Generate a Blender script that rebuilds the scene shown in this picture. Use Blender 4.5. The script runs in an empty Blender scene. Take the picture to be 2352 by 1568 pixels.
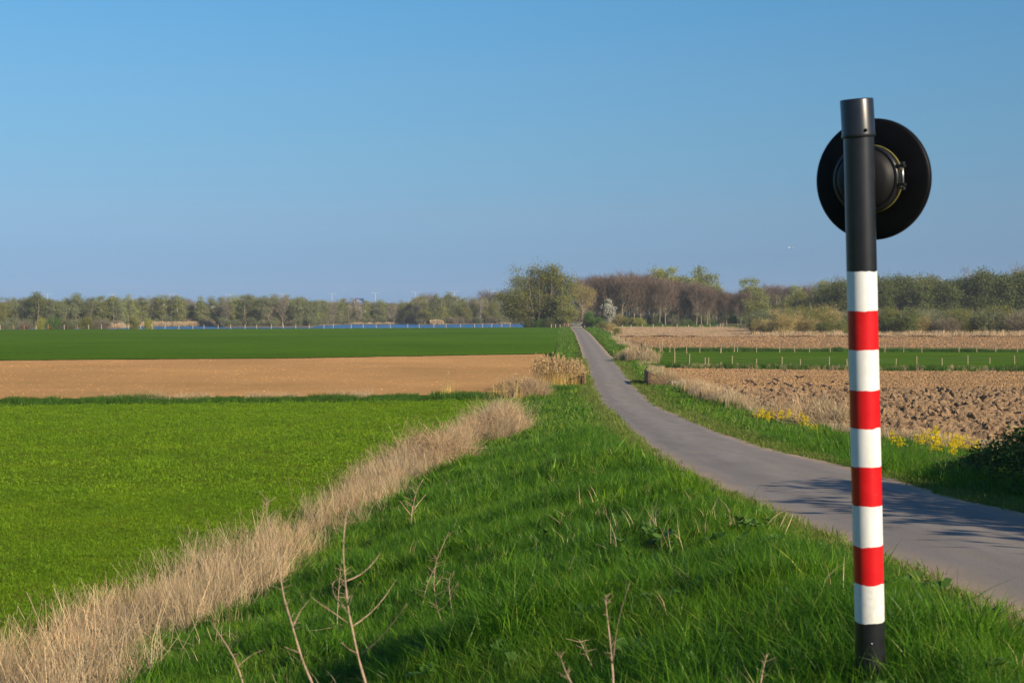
import bpy, bmesh, math, random
import numpy as np
from mathutils import Vector, Matrix, Euler
R = math.radians
rng = np.random.default_rng(7)
random.seed(7)
scene = bpy.context.scene
COL = scene.collection

# ------------------------------------------------------------------ camera, sky, sun, exposure
F = 3267.0          # focal length in reference pixels (picture 2352 wide)
CX, HY, HC = 1176.0, 710.0, 4.9   # centre column, horizon row, eye height above the fields
cam_d = bpy.data.cameras.new('camera'); cam = bpy.data.objects.new('camera', cam_d); COL.objects.link(cam)
cam.location = (0, 0, HC); cam.rotation_euler = (R(90), 0, 0)
cam_d.lens = 50; cam_d.sensor_width = 36; cam_d.shift_y = -(784 - HY) / 2352
cam_d.clip_start = 0.1; cam_d.clip_end = 9000
cam_d.dof.use_dof = True; cam_d.dof.focus_distance = 60; cam_d.dof.aperture_fstop = 9
scene.camera = cam
SUN_EL, SUN_AZ = 24.0, math.atan2(.67, -.74)
world = bpy.data.worlds.new('World'); scene.world = world; world.use_nodes = True
wn = world.node_tree; wn.nodes.clear()
sky = wn.nodes.new('ShaderNodeTexSky'); sky.sky_type = 'NISHITA'; sky.sun_disc = False
sky.sun_elevation = R(SUN_EL); sky.sun_rotation = SUN_AZ; sky.altitude = 0
sky.air_density = 1.0; sky.dust_density = 0.0; sky.ozone_density = 6.0
hsv = wn.nodes.new('ShaderNodeHueSaturation'); hsv.inputs['Saturation'].default_value = 1.05
bg = wn.nodes.new('ShaderNodeBackground'); bg.inputs['Strength'].default_value = 0.087
wo = wn.nodes.new('ShaderNodeOutputWorld')
tc = wn.nodes.new('ShaderNodeTexCoord'); sx = wn.nodes.new('ShaderNodeSeparateXYZ'); mu = wn.nodes.new('ShaderNodeMath'); mu.operation = 'MULTIPLY'; mu.inputs[1].default_value = 4
cr = wn.nodes.new('ShaderNodeValToRGB'); mx = wn.nodes.new('ShaderNodeMix'); mx.data_type = 'RGBA'; mx.blend_type = 'MULTIPLY'; mx.inputs[0].default_value = 1
wn.links.new(tc.outputs['Generated'], sx.inputs[0]); wn.links.new(sx.outputs[2], mu.inputs[0]); wn.links.new(mu.outputs[0], cr.inputs[0])
ST = [(0.028, (0.24, 0.408, 0.828)), (0.147, (0.372, 0.473, 0.72)), (0.265, (0.54, 0.583, 0.699)), (0.446, (0.681, 0.755, 0.751)), (0.646, (0.8, 0.909, 0.857)), (0.852, (0.801, 1.039, 0.971)), (1.0, (0.902, 1.0, 1.0))]  # hazy evening air dims the sky evenly all round the horizon
for i, (p, c) in enumerate(ST):
    e = cr.color_ramp.elements[i] if i < 2 else cr.color_ramp.elements.new(p)
    e.position = p; e.color = (*c, 1)
wn.links.new(sky.outputs[0], hsv.inputs['Color']); wn.links.new(hsv.outputs[0], mx.inputs[6]); wn.links.new(cr.outputs[0], mx.inputs[7]); wn.links.new(mx.outputs[2], bg.inputs[0]); wn.links.new(bg.outputs[0], wo.inputs[0])
sun_d = bpy.data.lights.new('sun', 'SUN'); sun_d.energy = 5.0; sun_d.angle = R(0.55); sun_d.color = (1, .85, .64)
sun = bpy.data.objects.new('sun', sun_d); COL.objects.link(sun)
sv = Vector((math.sin(SUN_AZ) * math.cos(R(SUN_EL)), math.cos(SUN_AZ) * math.cos(R(SUN_EL)), math.sin(R(SUN_EL))))
sun.rotation_euler = sv.to_track_quat('Z', 'Y').to_euler()
scene.view_settings.view_transform = 'Standard'; scene.view_settings.look = 'None'
scene.view_settings.exposure = 0.4; scene.view_settings.gamma = 1.0
scene.cycles.max_bounces = 5; scene.cycles.diffuse_bounces = 2; scene.cycles.transparent_max_bounces = 6
scene.cycles.volume_bounces = 0

# ------------------------------------------------------------------ helpers
def tag(o, label=None, cat=None, group=None, kind=None):
    if label: o['label'] = label
    if cat: o['category'] = cat
    if group: o['group'] = group
    if kind: o['kind'] = kind
    return o
def link(name, data, parent=None, loc=None, rot=None, scl=None):
    o = bpy.data.objects.new(name, data); COL.objects.link(o)
    if parent is not None: o.parent = parent
    if loc is not None: o.location = loc
    if rot is not None: o.rotation_euler = rot
    if scl is not None: o.scale = scl
    return o
def thing(name, label, cat, loc, rz=0, group=None):
    o = link(name, None, loc=loc, rot=(0, 0, rz)); o.empty_display_size = .2
    return tag(o, label, cat, group)
def mesh(name, V, Fc, mat=None, smooth=False, attrs=None, mats=None, midx=None):
    """V (n,3) array, Fc (m,k) array of equal-size faces (or list of such arrays)"""
    V = np.asarray(V, dtype=np.float32)
    Fs = Fc if isinstance(Fc, list) else [Fc]
    Fs = [np.asarray(f, dtype=np.int32) for f in Fs if len(f)]
    me = bpy.data.meshes.new(name)
    me.vertices.add(len(V)); me.vertices.foreach_set('co', V.ravel())
    tot = sum(f.size for f in Fs); nf = sum(len(f) for f in Fs)
    me.loops.add(tot); me.polygons.add(nf)
    me.loops.foreach_set('vertex_index', np.concatenate([f.ravel() for f in Fs]))
    lens = np.concatenate([np.full(len(f), f.shape[1], dtype=np.int32) for f in Fs])
    me.polygons.foreach_set('loop_start', np.concatenate([[0], np.cumsum(lens)[:-1]]).astype(np.int32))
    me.polygons.foreach_set('use_smooth', np.full(nf, smooth, dtype=bool))
    if mats:
        for m in mats: me.materials.append(m)
        if midx is not None: me.polygons.foreach_set('material_index', np.asarray(midx, dtype=np.int32))
    elif mat: me.materials.append(mat)
    if attrs:
        for k, v in attrs.items():
            a = me.attributes.new(k, 'FLOAT', 'POINT'); a.data.foreach_set('value', np.asarray(v, dtype=np.float32).ravel())
    me.update(calc_edges=True)
    return me
def join(parts):
    """list of (V, F) with equal face size -> one (V, F)"""
    Vs, Fs, n = [], [], 0
    for v, f in parts:
        v = np.asarray(v, float); f = np.asarray(f, int)
        Vs.append(v); Fs.append(f + n); n += len(v)
    return np.concatenate(Vs), np.concatenate(Fs)
def tube(pts, rad, n=6, cap=True):
    """tapered tube as quads; end cap collapsed to the axis"""
    pts = [np.asarray(p, float) for p in pts]
    V, Fq = [], []
    prev = None
    m = len(pts)
    for i, p in enumerate(pts):
        d = pts[min(i + 1, m - 1)] - pts[max(i - 1, 0)]
        d = d / (np.linalg.norm(d) + 1e-9)
        if prev is None:
            a = np.cross(d, [0, 0, 1.0]) if abs(d[2]) < .9 else np.cross(d, [1.0, 0, 0])
        else:
            a = prev - d * np.dot(prev, d)
        a /= np.linalg.norm(a) + 1e-9; prev = a
        b = np.cross(d, a)
        for k in range(n):
            t = 2 * math.pi * k / n
            V.append(p + rad[i] * (a * math.cos(t) + b * math.sin(t)))
    for i in range(m - 1):
        for k in range(n):
            k2 = (k + 1) % n
            Fq.append((i * n + k, i * n + k2, (i + 1) * n + k2, (i + 1) * n + k))
    if cap:
        c0 = len(V); V.append(pts[0]); V.append(pts[-1])
        for k in range(n):
            k2 = (k + 1) % n
            Fq.append((c0, k2, k, k)); Fq.append((c0 + 1, (m - 1) * n + k, (m - 1) * n + k2, (m - 1) * n + k2))
        Fq = [q if q[2] != q[3] else (q[0], q[1], q[2], q[0]) for q in Fq]
    return np.array(V), np.array(Fq)
def quads_obj(name, parts, mat, parent=None, smooth=False, **kw):
    V, Fq = join(parts)
    bad = Fq[:, 0] == Fq[:, 3]
    lst = [Fq[~bad]]
    if bad.any(): lst.append(Fq[bad][:, :3])
    return link(name, mesh(name, V, lst, mat, smooth), parent, **kw)
def box(x0, x1, y0, y1, z0, z1):
    V = [(x, y, z) for z in (z0, z1) for (x, y) in ((x0, y0), (x1, y0), (x1, y1), (x0, y1))]
    return np.array(V, float), np.array([(3, 2, 1, 0), (4, 5, 6, 7), (0, 1, 5, 4), (1, 2, 6, 5), (2, 3, 7, 6), (3, 0, 4, 7)])
def hashn(ix, iy, seed):
    h = (ix.astype(np.int64) * 374761393 + iy.astype(np.int64) * 668265263 + seed * 974634777) & 0xffffffff
    h = ((h ^ (h >> 13)) * 1274126177) & 0xffffffff
    return ((h ^ (h >> 16)) & 0xffff) / 65535.0
def vn(x, y, s=1.0, seed=0):
    x = np.asarray(x, float) / s; y = np.asarray(y, float) / s
    ix = np.floor(x); iy = np.floor(y); fx = x - ix; fy = y - iy
    fx = fx * fx * (3 - 2 * fx); fy = fy * fy * (3 - 2 * fy)
    a = hashn(ix, iy, seed); b = hashn(ix + 1, iy, seed); c = hashn(ix, iy + 1, seed); d = hashn(ix + 1, iy + 1, seed)
    return (a + (b - a) * fx) * (1 - fy) + (c + (d - c) * fx) * fy
def fbm(x, y, s, seed=0, o=3):
    return sum(vn(x, y, s / 2 ** i, seed + i * 7) * .5 ** i for i in range(o)) / sum(.5 ** i for i in range(o))
def sstep(a, b, x):
    t = np.clip((x - a) / (b - a), 0, 1); return t * t * (3 - 2 * t)

# ------------------------------------------------------------------ materials
def new_mat(name):
    m = bpy.data.materials.new(name); m.use_nodes = True
    nt = m.node_tree; b = nt.nodes['Principled BSDF']
    return m, nt, b
def N(nt, t, **kw):
    n = nt.nodes.new(t)
    for k, v in kw.items():
        if k.startswith('i_'): n.inputs[k[2:].replace('_', ' ')].default_value = v
        else: setattr(n, k, v)
    return n
def ramp(nt, src, stops, interp='LINEAR'):
    r = nt.nodes.new('ShaderNodeValToRGB'); r.color_ramp.interpolation = interp
    e = r.color_ramp.elements
    while len(e) > 1: e.remove(e[-1])
    e[0].position = stops[0][0]; e[0].color = (*stops[0][1], 1)
    for p, c in stops[1:]:
        q = e.new(p); q.color = (*c, 1)
    nt.links.new(src, r.inputs[0]); return r.outputs[0]
def noise(nt, scale, detail=4, rough=.6, vec=None, sc=None):
    n = N(nt, 'ShaderNodeTexNoise'); n.inputs['Scale'].default_value = scale
    n.inputs['Detail'].default_value = detail; n.inputs['Roughness'].default_value = rough
    g = N(nt, 'ShaderNodeNewGeometry')
    src = g.outputs['Position']
    if sc is not None:
        mp = N(nt, 'ShaderNodeMapping'); mp.inputs['Scale'].default_value = sc
        nt.links.new(src, mp.inputs[0]); src = mp.outputs[0]
    nt.links.new(src, n.inputs['Vector'])
    return n.outputs['Fac']
def mixc(nt, fac, a, b, mode='MIX'):
    m = N(nt, 'ShaderNodeMix', data_type='RGBA', blend_type=mode)
    for inp, v in ((m.inputs[0], fac), (m.inputs[6], a), (m.inputs[7], b)):
        if isinstance(v, (int, float)): inp.default_value = v
        elif isinstance(v, tuple): inp.default_value = (*v, 1)
        else: nt.links.new(v, inp)
    return m.outputs[2]
def bump(nt, b, src, strength=.5, dist=.02):
    n = N(nt, 'ShaderNodeBump'); n.inputs['Strength'].default_value = strength; n.inputs['Distance'].default_value = dist
    nt.links.new(src, n.inputs['Height']); nt.links.new(n.outputs[0], b.inputs['Normal']); return n
def simple(name, col, rough=.6, var=.12, sc=20, metal=0, bmp=0, coat=0):
    m, nt, b = new_mat(name)
    f = noise(nt, sc, 5, .65)
    lo = tuple(c * (1 - var) for c in col); hi = tuple(min(1, c * (1 + var)) for c in col)
    nt.links.new(ramp(nt, f, [(.3, lo), (.7, hi)]), b.inputs['Base Color'])
    b.inputs['Roughness'].default_value = rough; b.inputs['Metallic'].default_value = metal
    if coat: b.inputs['Coat Weight'].default_value = coat
    if bmp: bump(nt, b, f, .4, bmp)
    return m
def leafy(name, cols, trans=.35, rough=.6, objvar=.25, patch=0, pk=1.0):
    """foliage: each island its own tint, each object a slight shift, light shines through"""
    m, nt, b = new_mat(name)
    g = N(nt, 'ShaderNodeNewGeometry')
    c = ramp(nt, g.outputs['Random Per Island'], [(i / (len(cols) - 1), cc) for i, cc in enumerate(cols)])
    oi = N(nt, 'ShaderNodeObjectInfo')
    mr = N(nt, 'ShaderNodeMapRange'); mr.inputs['To Min'].default_value = 1 - objvar; mr.inputs['To Max'].default_value = 1 + objvar
    nt.links.new(oi.outputs['Random'], mr.inputs[0])
    h = N(nt, 'ShaderNodeHueSaturation'); nt.links.new(mr.outputs[0], h.inputs['Value']); nt.links.new(c, h.inputs['Color'])
    c = h.outputs[0]
    if patch:
        pf = noise(nt, patch, 4, .65); c = mixc(nt, 1.0, c, ramp(nt, pf, [(.32, tuple(1 - pk * q for q in (.5, .38, .15))), (.5, (1 - .05 * pk, 1 - .03 * pk, .95)), (.68, tuple(1 + pk * q for q in (.65, .28, .1)))]), 'MULTIPLY')
    nt.links.new(c, b.inputs['Base Color']); b.inputs['Roughness'].default_value = rough
    b.inputs['Specular IOR Level'].default_value = .2
    tr = N(nt, 'ShaderNodeBsdfTranslucent'); nt.links.new(c, tr.inputs['Color'])
    mx = N(nt, 'ShaderNodeMixShader'); mx.inputs[0].default_value = trans
    nt.links.new(b.outputs[0], mx.inputs[1]); nt.links.new(tr.outputs[0], mx.inputs[2])
    nt.links.new(mx.outputs[0], nt.nodes['Material Output'].inputs['Surface'])
    return m

M = {}
def ground_mat(name, stops, big=.08, fine=6, bs=.05, fs=.8, sc=None):
    m, nt, b = new_mat(name)
    f1 = noise(nt, fine, 6, .7, sc=sc); f2 = noise(nt, big, 4, .6)
    c = ramp(nt, f1, stops)
    c2 = mixc(nt, 1.0, c, ramp(nt, f2, [(.3, (.78, .8, .78)), (.7, (1.15, 1.12, 1.1))]), 'MULTIPLY')
    nt.links.new(c2, b.inputs['Base Color']); b.inputs['Roughness'].default_value = .9
    b.inputs['Specular IOR Level'].default_value = .0
    bump(nt, b, f1, fs, bs)
    return m
M['earth'] = ground_mat('verge_earth', [(.3, (.03, .045, .012)), (.7, (.06, .09, .02))])
M['lawn'] = ground_mat('meadow_soil', [(.3, (.09, .13, .010)), (.55, (.13, .18, .014)), (.75, (.18, .21, .03))], .15, 9)
M['wheat'] = ground_mat('winter_wheat', [(.3, (.055, .125, .008)), (.5, (.075, .165, .010)), (.7, (.10, .19, .014))], .03, 3.0, .12, .9, sc=(1, .35, 1))
M['pasture'] = ground_mat('pasture_green', [(.3, (.055, .12, .010)), (.5, (.08, .165, .013)), (.75, (.12, .19, .02))], .06, 2.5, .15, .9)
M['till_pale'] = ground_mat('harrowed_soil', [(.3, (.44, .235, .085)), (.5, (.53, .30, .125)), (.7, (.60, .35, .15))], .05, 7, .05, .6, sc=(.25, 1.6, 1))
M['till_dark'] = ground_mat('tilled_soil', [(.3, (.22, .137, .072)), (.5, (.33, .208, .115)), (.7, (.42, .272, .155))], .05, 4, .14, 1.0, sc=(.5, 1.2, 1))
M['stubble'] = ground_mat('stubble_soil', [(.3, (.30, .18, .09)), (.5, (.50, .33, .19)), (.7, (.64, .45, .30))], .06, 2.0, .2, 1.0, sc=(.7, .7, 1))
M['clod'] = ground_mat('ploughed_clay', [(.3, (.16, .105, .062)), (.5, (.255, .17, .10)), (.75, (.36, .245, .15))], .3, 3.5, .06, .9)
M['crumb_pale'] = ground_mat('pale_crumbs', [(.3, (.46, .255, .095)), (.7, (.60, .34, .14))], .05, 5, .02, .5)
M['clod_small'] = ground_mat('soil_crumbs', [(.3, (.27, .17, .088)), (.7, (.43, .272, .142))], .3, 5, .03, .6)
M['mud'] = ground_mat('shore_mud', [(.3, (.16, .12, .075)), (.7, (.28, .21, .13))], .03, .8)

# asphalt
m, nt, b = new_mat('old_asphalt'); M['asphalt'] = m
at = N(nt, 'ShaderNodeAttribute'); at.attribute_name = 'u'
f1 = noise(nt, 60, 3, .7); f2 = noise(nt, .9, 5, .62, sc=(3.0, .35, 1)); f3 = noise(nt, 1.6, 6, .7, sc=(1, .55, 1))
c = ramp(nt, f2, [(.28, (.235, .208, .186)), (.5, (.268, .238, .212)), (.72, (.315, .278, .245))])
c = mixc(nt, 1.0, c, ramp(nt, f1, [(.3, (.78, .78, .78)), (.7, (1.2, 1.2, 1.2))]), 'MULTIPLY')
wt = ramp(nt, at.outputs['Fac'], [(.0, (1, 1, 1)), (.07, (.62, .62, .62)), (.17, (.12, .12, .12)), (.2, (0, 0, 0)), (.27, (.25, .25, .25)), (.36, (0, 0, 0)), (.46, (.14, .14, .14)), (.54, (.14, .14, .14)), (.64, (0, 0, 0)), (.73, (.25, .25, .25)), (.8, (0, 0, 0)), (.84, (.12, .12, .12)), (.93, (.62, .62, .62)), (1, (1, 1, 1))])
th = N(nt, 'ShaderNodeMath', operation='MULTIPLY_ADD'); nt.links.new(f3, th.inputs[0]); th.inputs[1].default_value = 2.2; th.inputs[2].default_value = -.95; th.use_clamp = True
md = N(nt, 'ShaderNodeMath', operation='ADD'); nt.links.new(wt, md.inputs[0]); nt.links.new(th.outputs[0], md.inputs[1])
ms = N(nt, 'ShaderNodeMath', operation='MULTIPLY'); nt.links.new(wt, ms.inputs[0]); nt.links.new(md.outputs[0], ms.inputs[1]); ms.use_clamp = True
c = mixc(nt, ms.outputs[0], c, (.52, .37, .22))
f4 = noise(nt, .33, 5, .75, sc=(.6, 1.6, 1))
pt = ramp(nt, f4, [(.60, (0, 0, 0)), (.68, (.55, .55, .55))])
c = mixc(nt, pt, c, (.46, .34, .22))
trk = ramp(nt, at.outputs['Fac'], [(.16, (1, 1, 1)), (.27, (.80, .81, .83)), (.38, (1, 1, 1)), (.5, (1.03, 1.02, 1.0)), (.62, (1, 1, 1)), (.73, (.80, .81, .83)), (.84, (1, 1, 1))])
c = mixc(nt, .7, c, trk, 'MULTIPLY')
crk = N(nt, 'ShaderNodeTexVoronoi', feature='DISTANCE_TO_EDGE'); crk.inputs['Scale'].default_value = .55
gq = N(nt, 'ShaderNodeNewGeometry'); wq = N(nt, 'ShaderNodeTexNoise'); wq.inputs['Scale'].default_value = 1.4; nt.links.new(gq.outputs['Position'], wq.inputs['Vector'])
aq = mixc(nt, .9, gq.outputs['Position'], wq.outputs['Color'], 'ADD'); nt.links.new(aq, crk.inputs['Vector'])
c = mixc(nt, 1.0, c, ramp(nt, crk.outputs['Distance'], [(0, (.78, .78, .78)), (.004, (.9, .9, .9)), (.008, (1, 1, 1))]), 'MULTIPLY')
nt.links.new(c, b.inputs['Base Color']); b.inputs['Roughness'].default_value = .9; b.inputs['Specular IOR Level'].default_value = .1
bump(nt, b, f1, .35, .006)

# water
m, nt, b = new_mat('lake_water'); M['water'] = m
b.inputs['Base Color'].default_value = (.015, .15, .38, 1); b.inputs['Roughness'].default_value = .30; b.inputs['IOR'].default_value = 1.33
f1 = noise(nt, .55, 4, .6, sc=(1, .35, 1)); f2 = noise(nt, 5, 3, .6)
ad = N(nt, 'ShaderNodeMath', operation='MULTIPLY_ADD'); nt.links.new(f2, ad.inputs[0]); ad.inputs[1].default_value = .25; nt.links.new(f1, ad.inputs[2])
bump(nt, b, ad.outputs[0], 1.0, 1.6)

M['grass'] = leafy('verge_grass', [(.045, .15, .010), (.11, .27, .014), (.06, .19, .012), (.18, .35, .02), (.05, .16, .012), (.13, .29, .016), (.32, .40, .07), (.08, .23, .012)], .5, .38, patch=.55, pk=.75)
M['grass_dry'] = leafy('mown_edge_grass', [(.10, .20, .02), (.16, .24, .03), (.24, .26, .06), (.12, .20, .02), (.34, .28, .12)], .35)
M['lawngrass'] = leafy('meadow_grass', [(.135, .275, .005), (.18, .32, .006), (.10, .22, .005), (.22, .35, .010), (.15, .285, .006), (.24, .36, .03)], .4, patch=.35, pk=.4)
M['strip_grass'] = leafy('ditch_grass', [(.06, .15, .015), (.08, .19, .018), (.05, .12, .012), (.11, .22, .02)], .4)
M['straw'] = leafy('dry_straw', [(.44, .32, .18), (.60, .46, .27), (.34, .24, .14), (.70, .55, .34), (.48, .35, .21), (.24, .165, .10)], .15, patch=.6, pk=.45)
M['straw_brown'] = leafy('dead_bracken', [(.32, .21, .11), (.42, .29, .16), (.50, .36, .21), (.24, .155, .08)], .15)
M['reed'] = leafy('golden_reed', [(.72, .49, .15), (.82, .60, .22), (.60, .39, .11), (.76, .54, .19), (.50, .35, .09)], .2)
M['plume'] = leafy('reed_plume', [(.44, .30, .14), (.54, .38, .19), (.26, .17, .09)], .25)
M['bark'] = simple('pale_bark', (.22, .18, .12), .85, .3, 3)
M['bark_w'] = simple('white_bark', (.36, .33, .26), .85, .2, 3)
M['bark_d'] = simple('dark_bark', (.12, .095, .07), .85, .3, 3)

# ------------------------------------------------------------------ terrain: the road climbs an embankment towards the camera
RY = [-40, 0, 8.3, 11.4, 15, 20, 27, 35, 45, 55, 65, 76, 5000]
RZ = [3.6, 3.3, 3.02, 2.83, 2.6, 2.3, 1.92, 1.5, 1.0, .55, .2, 0, 0]
def zr(Y): return np.interp(Y, RY, RZ)
def row_to_Y(y):
    Ys = np.geomspace(5, 700, 6000); rows = HY + (HC - zr(Ys)) * F / Ys
    return np.interp(y, rows[::-1], Ys[::-1])
Lpx = [(1309,751.5),(1320,766),(1330,793),(1336,811),(1341,834),(1349,862),(1355,887),(1365,912),(1373,930),(1380,938),(1396,946),(1414,973),(1436,991),(1478,1025),(1530,1060),(1583,1091),(1619,1109),(1668,1137),(1720,1160),(1781,1186),(1829,1213),(1891,1238),(1955,1269),(2033,1302),(2078,1317),(2132,1338),(2185,1360),(2239,1387),(2269,1400),(2319,1430),(2352,1451)]
Rpx = [(1336,751.5),(1355,765),(1372,784),(1388,801),(1400,815),(1410,822),(1418,834),(1435,852),(1449,872),(1461,885),(1474,898),(1488,911),(1502,924),(1523,937),(1556,951),(1585,963),(1619,976),(1665,996),(1744,1023),(1791,1038),(1870,1054),(1913,1064),(1957,1074),(2027,1095),(2088,1111),(2132,1125),(2176,1140),(2249,1158),(2352,1179)]
def edge(px):
    a = np.array(px, float); Y = row_to_Y(a[:, 1]); X = (a[:, 0] - CX) * Y / F
    o = np.argsort(Y); return Y[o], X[o]
LY, LX = edge(Lpx); RYe, RX = edge(Rpx)
LY = np.concatenate([[-40, 0], LY]); LX = np.concatenate([[3.1, 3.0], LX])
RYe = np.concatenate([[-40, 0], RYe]); RX = np.concatenate([[6.2, 6.0], RX])
def XL(Y): return np.interp(Y, LY, LX)
def XR(Y): return np.interp(Y, RYe, RX)
def TL(Y): return np.interp(Y, [-20, 5, 18.6, 20.3, 23, 29, 36, 46, 59, 80, 95, 400], [-9, -8, -6.9, -6.6, -5.9, -5.1, -4.1, -3.0, -1.0, .6, 2.6, XL(400) - 2.5])
def TR(Y): return np.interp(Y, [-20, 20, 45.7, 48.5, 55, 71, 89, 110, 133, 276, 380, 500], [22, 20, 16.6, 15.4, 13.2, 11.7, 10.8, 11.4, 12.6, 19.2, 22.5, 26])
def farE(X): return np.interp(X, [-200, -120, -60, 15, 60, 200], [325, 335, 352, 381, 386, 392])
def T(X, Y, rough=True):
    X, Y = np.broadcast_arrays(np.asarray(X, float), np.asarray(Y, float))
    xl, xr, tl, tr, z0 = XL(Y), XR(Y), TL(Y), TR(Y), zr(Y)
    xb = xl - 1.6 * sstep(-1, 20, xl - tl) - .3
    b = np.interp(Y, [0, 10, 30, 55], [.38, .33, .12, .03])
    zb = z0 + b
    t = np.clip((X - tl) / np.maximum(xb - tl, .2), 0, 1)
    z = zb * (t * .75 + .25 * t * t * (3 - 2 * t))
    s = sstep(0, 1, (X - xb) / np.maximum(xl - xb, .2))
    z = np.where(X > xb, zb + (z0 - .0 - zb) * s, z)
    z = np.where((X > xl), z0, z)
    t2 = np.clip((X - xr - .7) / np.maximum(tr - xr - .7, .2), 0, 1)
    z = np.where(X > xr, z0 * (1 - (t2 * .7 + .3 * t2 * t2 * (3 - 2 * t2))) , z)
    if rough:
        m = sstep(0, .8, X - tl) * sstep(0, .8, xl - X) + sstep(0, .8, X - xr) * sstep(0, .8, tr - X)
        z = z + m * ((fbm(X, Y, 2.2, 3) - .5) * .26)
    # lake shore falls away behind the far edge of the wheat field
    e = farE(X)
    z = z - 2.8 * sstep(2, 20, Y - e) * (1 - sstep(0, 12, X)) * (Y > 100)
    return z
def axis(lo, hi, near_lo, near_hi, step, g=1.09):
    a = list(np.arange(near_lo, near_hi, step)); s = step; x = a[-1]
    while x < hi: s *= g; x += s; a.append(x)
    s = step; x = a[0]; b_ = []
    while x > lo: s *= g; x -= s; b_.append(x)
    return np.array(b_[::-1] + a)
def grid(X, Y, Z):
    ny, nx = X.shape
    V = np.stack([X, Y, Z], -1).reshape(-1, 3)
    i = np.arange(ny - 1)[:, None] * nx + np.arange(nx - 1)[None, :]
    Fq = np.stack([i, i + 1, i + nx + 1, i + nx], -1).reshape(-1, 4)
    return V, Fq
xs = axis(-1300, 1300, -12, 24, .45, 1.10); ys = axis(-300, 1400, -12, 96, .5, 1.05)
GX, GY = np.meshgrid(xs, ys); GZ = T(GX, GY)
inr = (GX > XL(GY) - .05) & (GX < XR(GY) + .05); GZ = np.where(inr, zr(GY) - .12, GZ)
V, Fq = grid(GX, GY, GZ)
tag(link('ground', mesh('ground', V, Fq, M['earth'], True)), kind='structure')

# road
ry = np.unique(np.concatenate([np.arange(-30, 100, .5), np.geomspace(100, 392, 90)]))
us = np.array([0, .03, .08, .16, .24, .33, .42, .5, .58, .67, .76, .84, .92, .97, 1.])
jl = (fbm(ry, ry * 0, .8, 11) - .5) * .28; jr = (fbm(ry, ry * 0, .8, 19) - .5) * .28
a = XL(ry) + jl; c = XR(ry) + jr
X = a[:, None] + us[None, :] * (c - a)[:, None]; Y = np.repeat(ry[:, None], len(us), 1)
Z = zr(Y) + .015 + .05 * (1 - (2 * us[None, :] - 1) ** 2)
V, Fq = grid(X, Y, Z)
tag(link('road', mesh('road', V, Fq, M['asphalt'], True, {'u': np.repeat(us[None, :], len(ry), 0)})), kind='structure')

def sheet(name, xl, xr, y0, y1, nx, ny, dz, mat, hf=None, smooth=True, kind='structure'):
    u = np.linspace(0, 1, nx)[None, :]; v = np.linspace(0, 1, ny)[:, None]
    Y = np.full((ny, nx), (y0(0.) + y1(0.)) / 2.0); X = None
    for _ in range(6):
        X = xl(Y) + u * (xr(Y) - xl(Y)); Y = y0(X) + v * (y1(X) - y0(X))
    Z = T(X, Y, False) + dz
    if hf is not None: Z = Z + hf(X, Y)
    V, Fq = grid(X, Y, Z)
    o = link(name, mesh(name, V, Fq, mat, smooth)); tag(o, kind=kind); return o
yA = lambda X: np.interp(X, [-90, -27, -1, 2], [68, 71.5, 76, 82])        # meadow far edge
yB = lambda X: np.interp(X, [-90, -27, 0, 3], [73, 77, 81.5, 88])         # brown field near edge
yC = lambda X: np.interp(X, [-140, -50, -22, 8], [118, 134.5, 141, 157])  # brown / wheat boundary
sheet('meadow', lambda Y: -110 + 0 * Y, lambda Y: TL(Y) + .4, lambda X: -40 + 0 * X, yA, 60, 60, .012, M['lawn'])
sheet('harrowed_field', lambda Y: -140 + 0 * Y, lambda Y: np.interp(Y, [78, 95, 155], [1.0, 2.6, 3.6]) + 0 * Y, yB, yC, 220, 160, .03, M['till_pale'],
      lambda X, Y: (fbm(X * .4, Y, 1.3, 41) - .5) * .05 + (vn(X, Y, .5, 4) - .5) * .03)
sheet('wheat_field', lambda Y: -330 + 0 * Y, lambda Y: XL(Y) - 3.1, yC, lambda X: farE(X) - 1, 80, 60, .09, M['wheat'])
# right of the road, from far to near
sheet('far_pasture', lambda Y: XR(Y) + 6, lambda Y: 260 + 0 * Y, lambda X: 377 + 0 * X, lambda X: 470 + 0 * X, 20, 10, .04, M['pasture'])
sheet('stubble_field', lambda Y: TR(Y) + .3, lambda Y: 300 + 0 * Y, lambda X: 250 + 0 * X, lambda X: 377 + 0 * X, 300, 160, .05, M['stubble'],
      lambda X, Y: (vn(X, Y, 1.5, 9)) * .25)
sheet('tilled_field', lambda Y: TR(Y) + .3, lambda Y: 240 + 0 * Y, lambda X: np.interp(X, [12, 60, 120], [168, 163, 158]), lambda X: 250 + 0 * X, 300, 160, .05, M['till_dark'],
      lambda X, Y: (fbm(X, Y, 2.0, 19) - .5) * .14)
sheet('grass_strip', lambda Y: TR(Y) - .2, lambda Y: 160 + 0 * Y, lambda X: np.interp(X, [11, 28, 60], [119, 113, 110]), lambda X: np.interp(X, [12, 60, 120], [168, 163, 158]), 40, 20, .04, M['pasture'])
sheet('crumbled_field', lambda Y: TR(Y) + .1, lambda Y: 110 + 0 * Y, lambda X: 80 + 0 * X, lambda X: np.interp(X, [11, 28, 60], [119, 113, 110]), 320, 180, .03, M['till_dark'],
      lambda X, Y: (fbm(X, Y, .9, 29) - .5) * .14)
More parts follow.
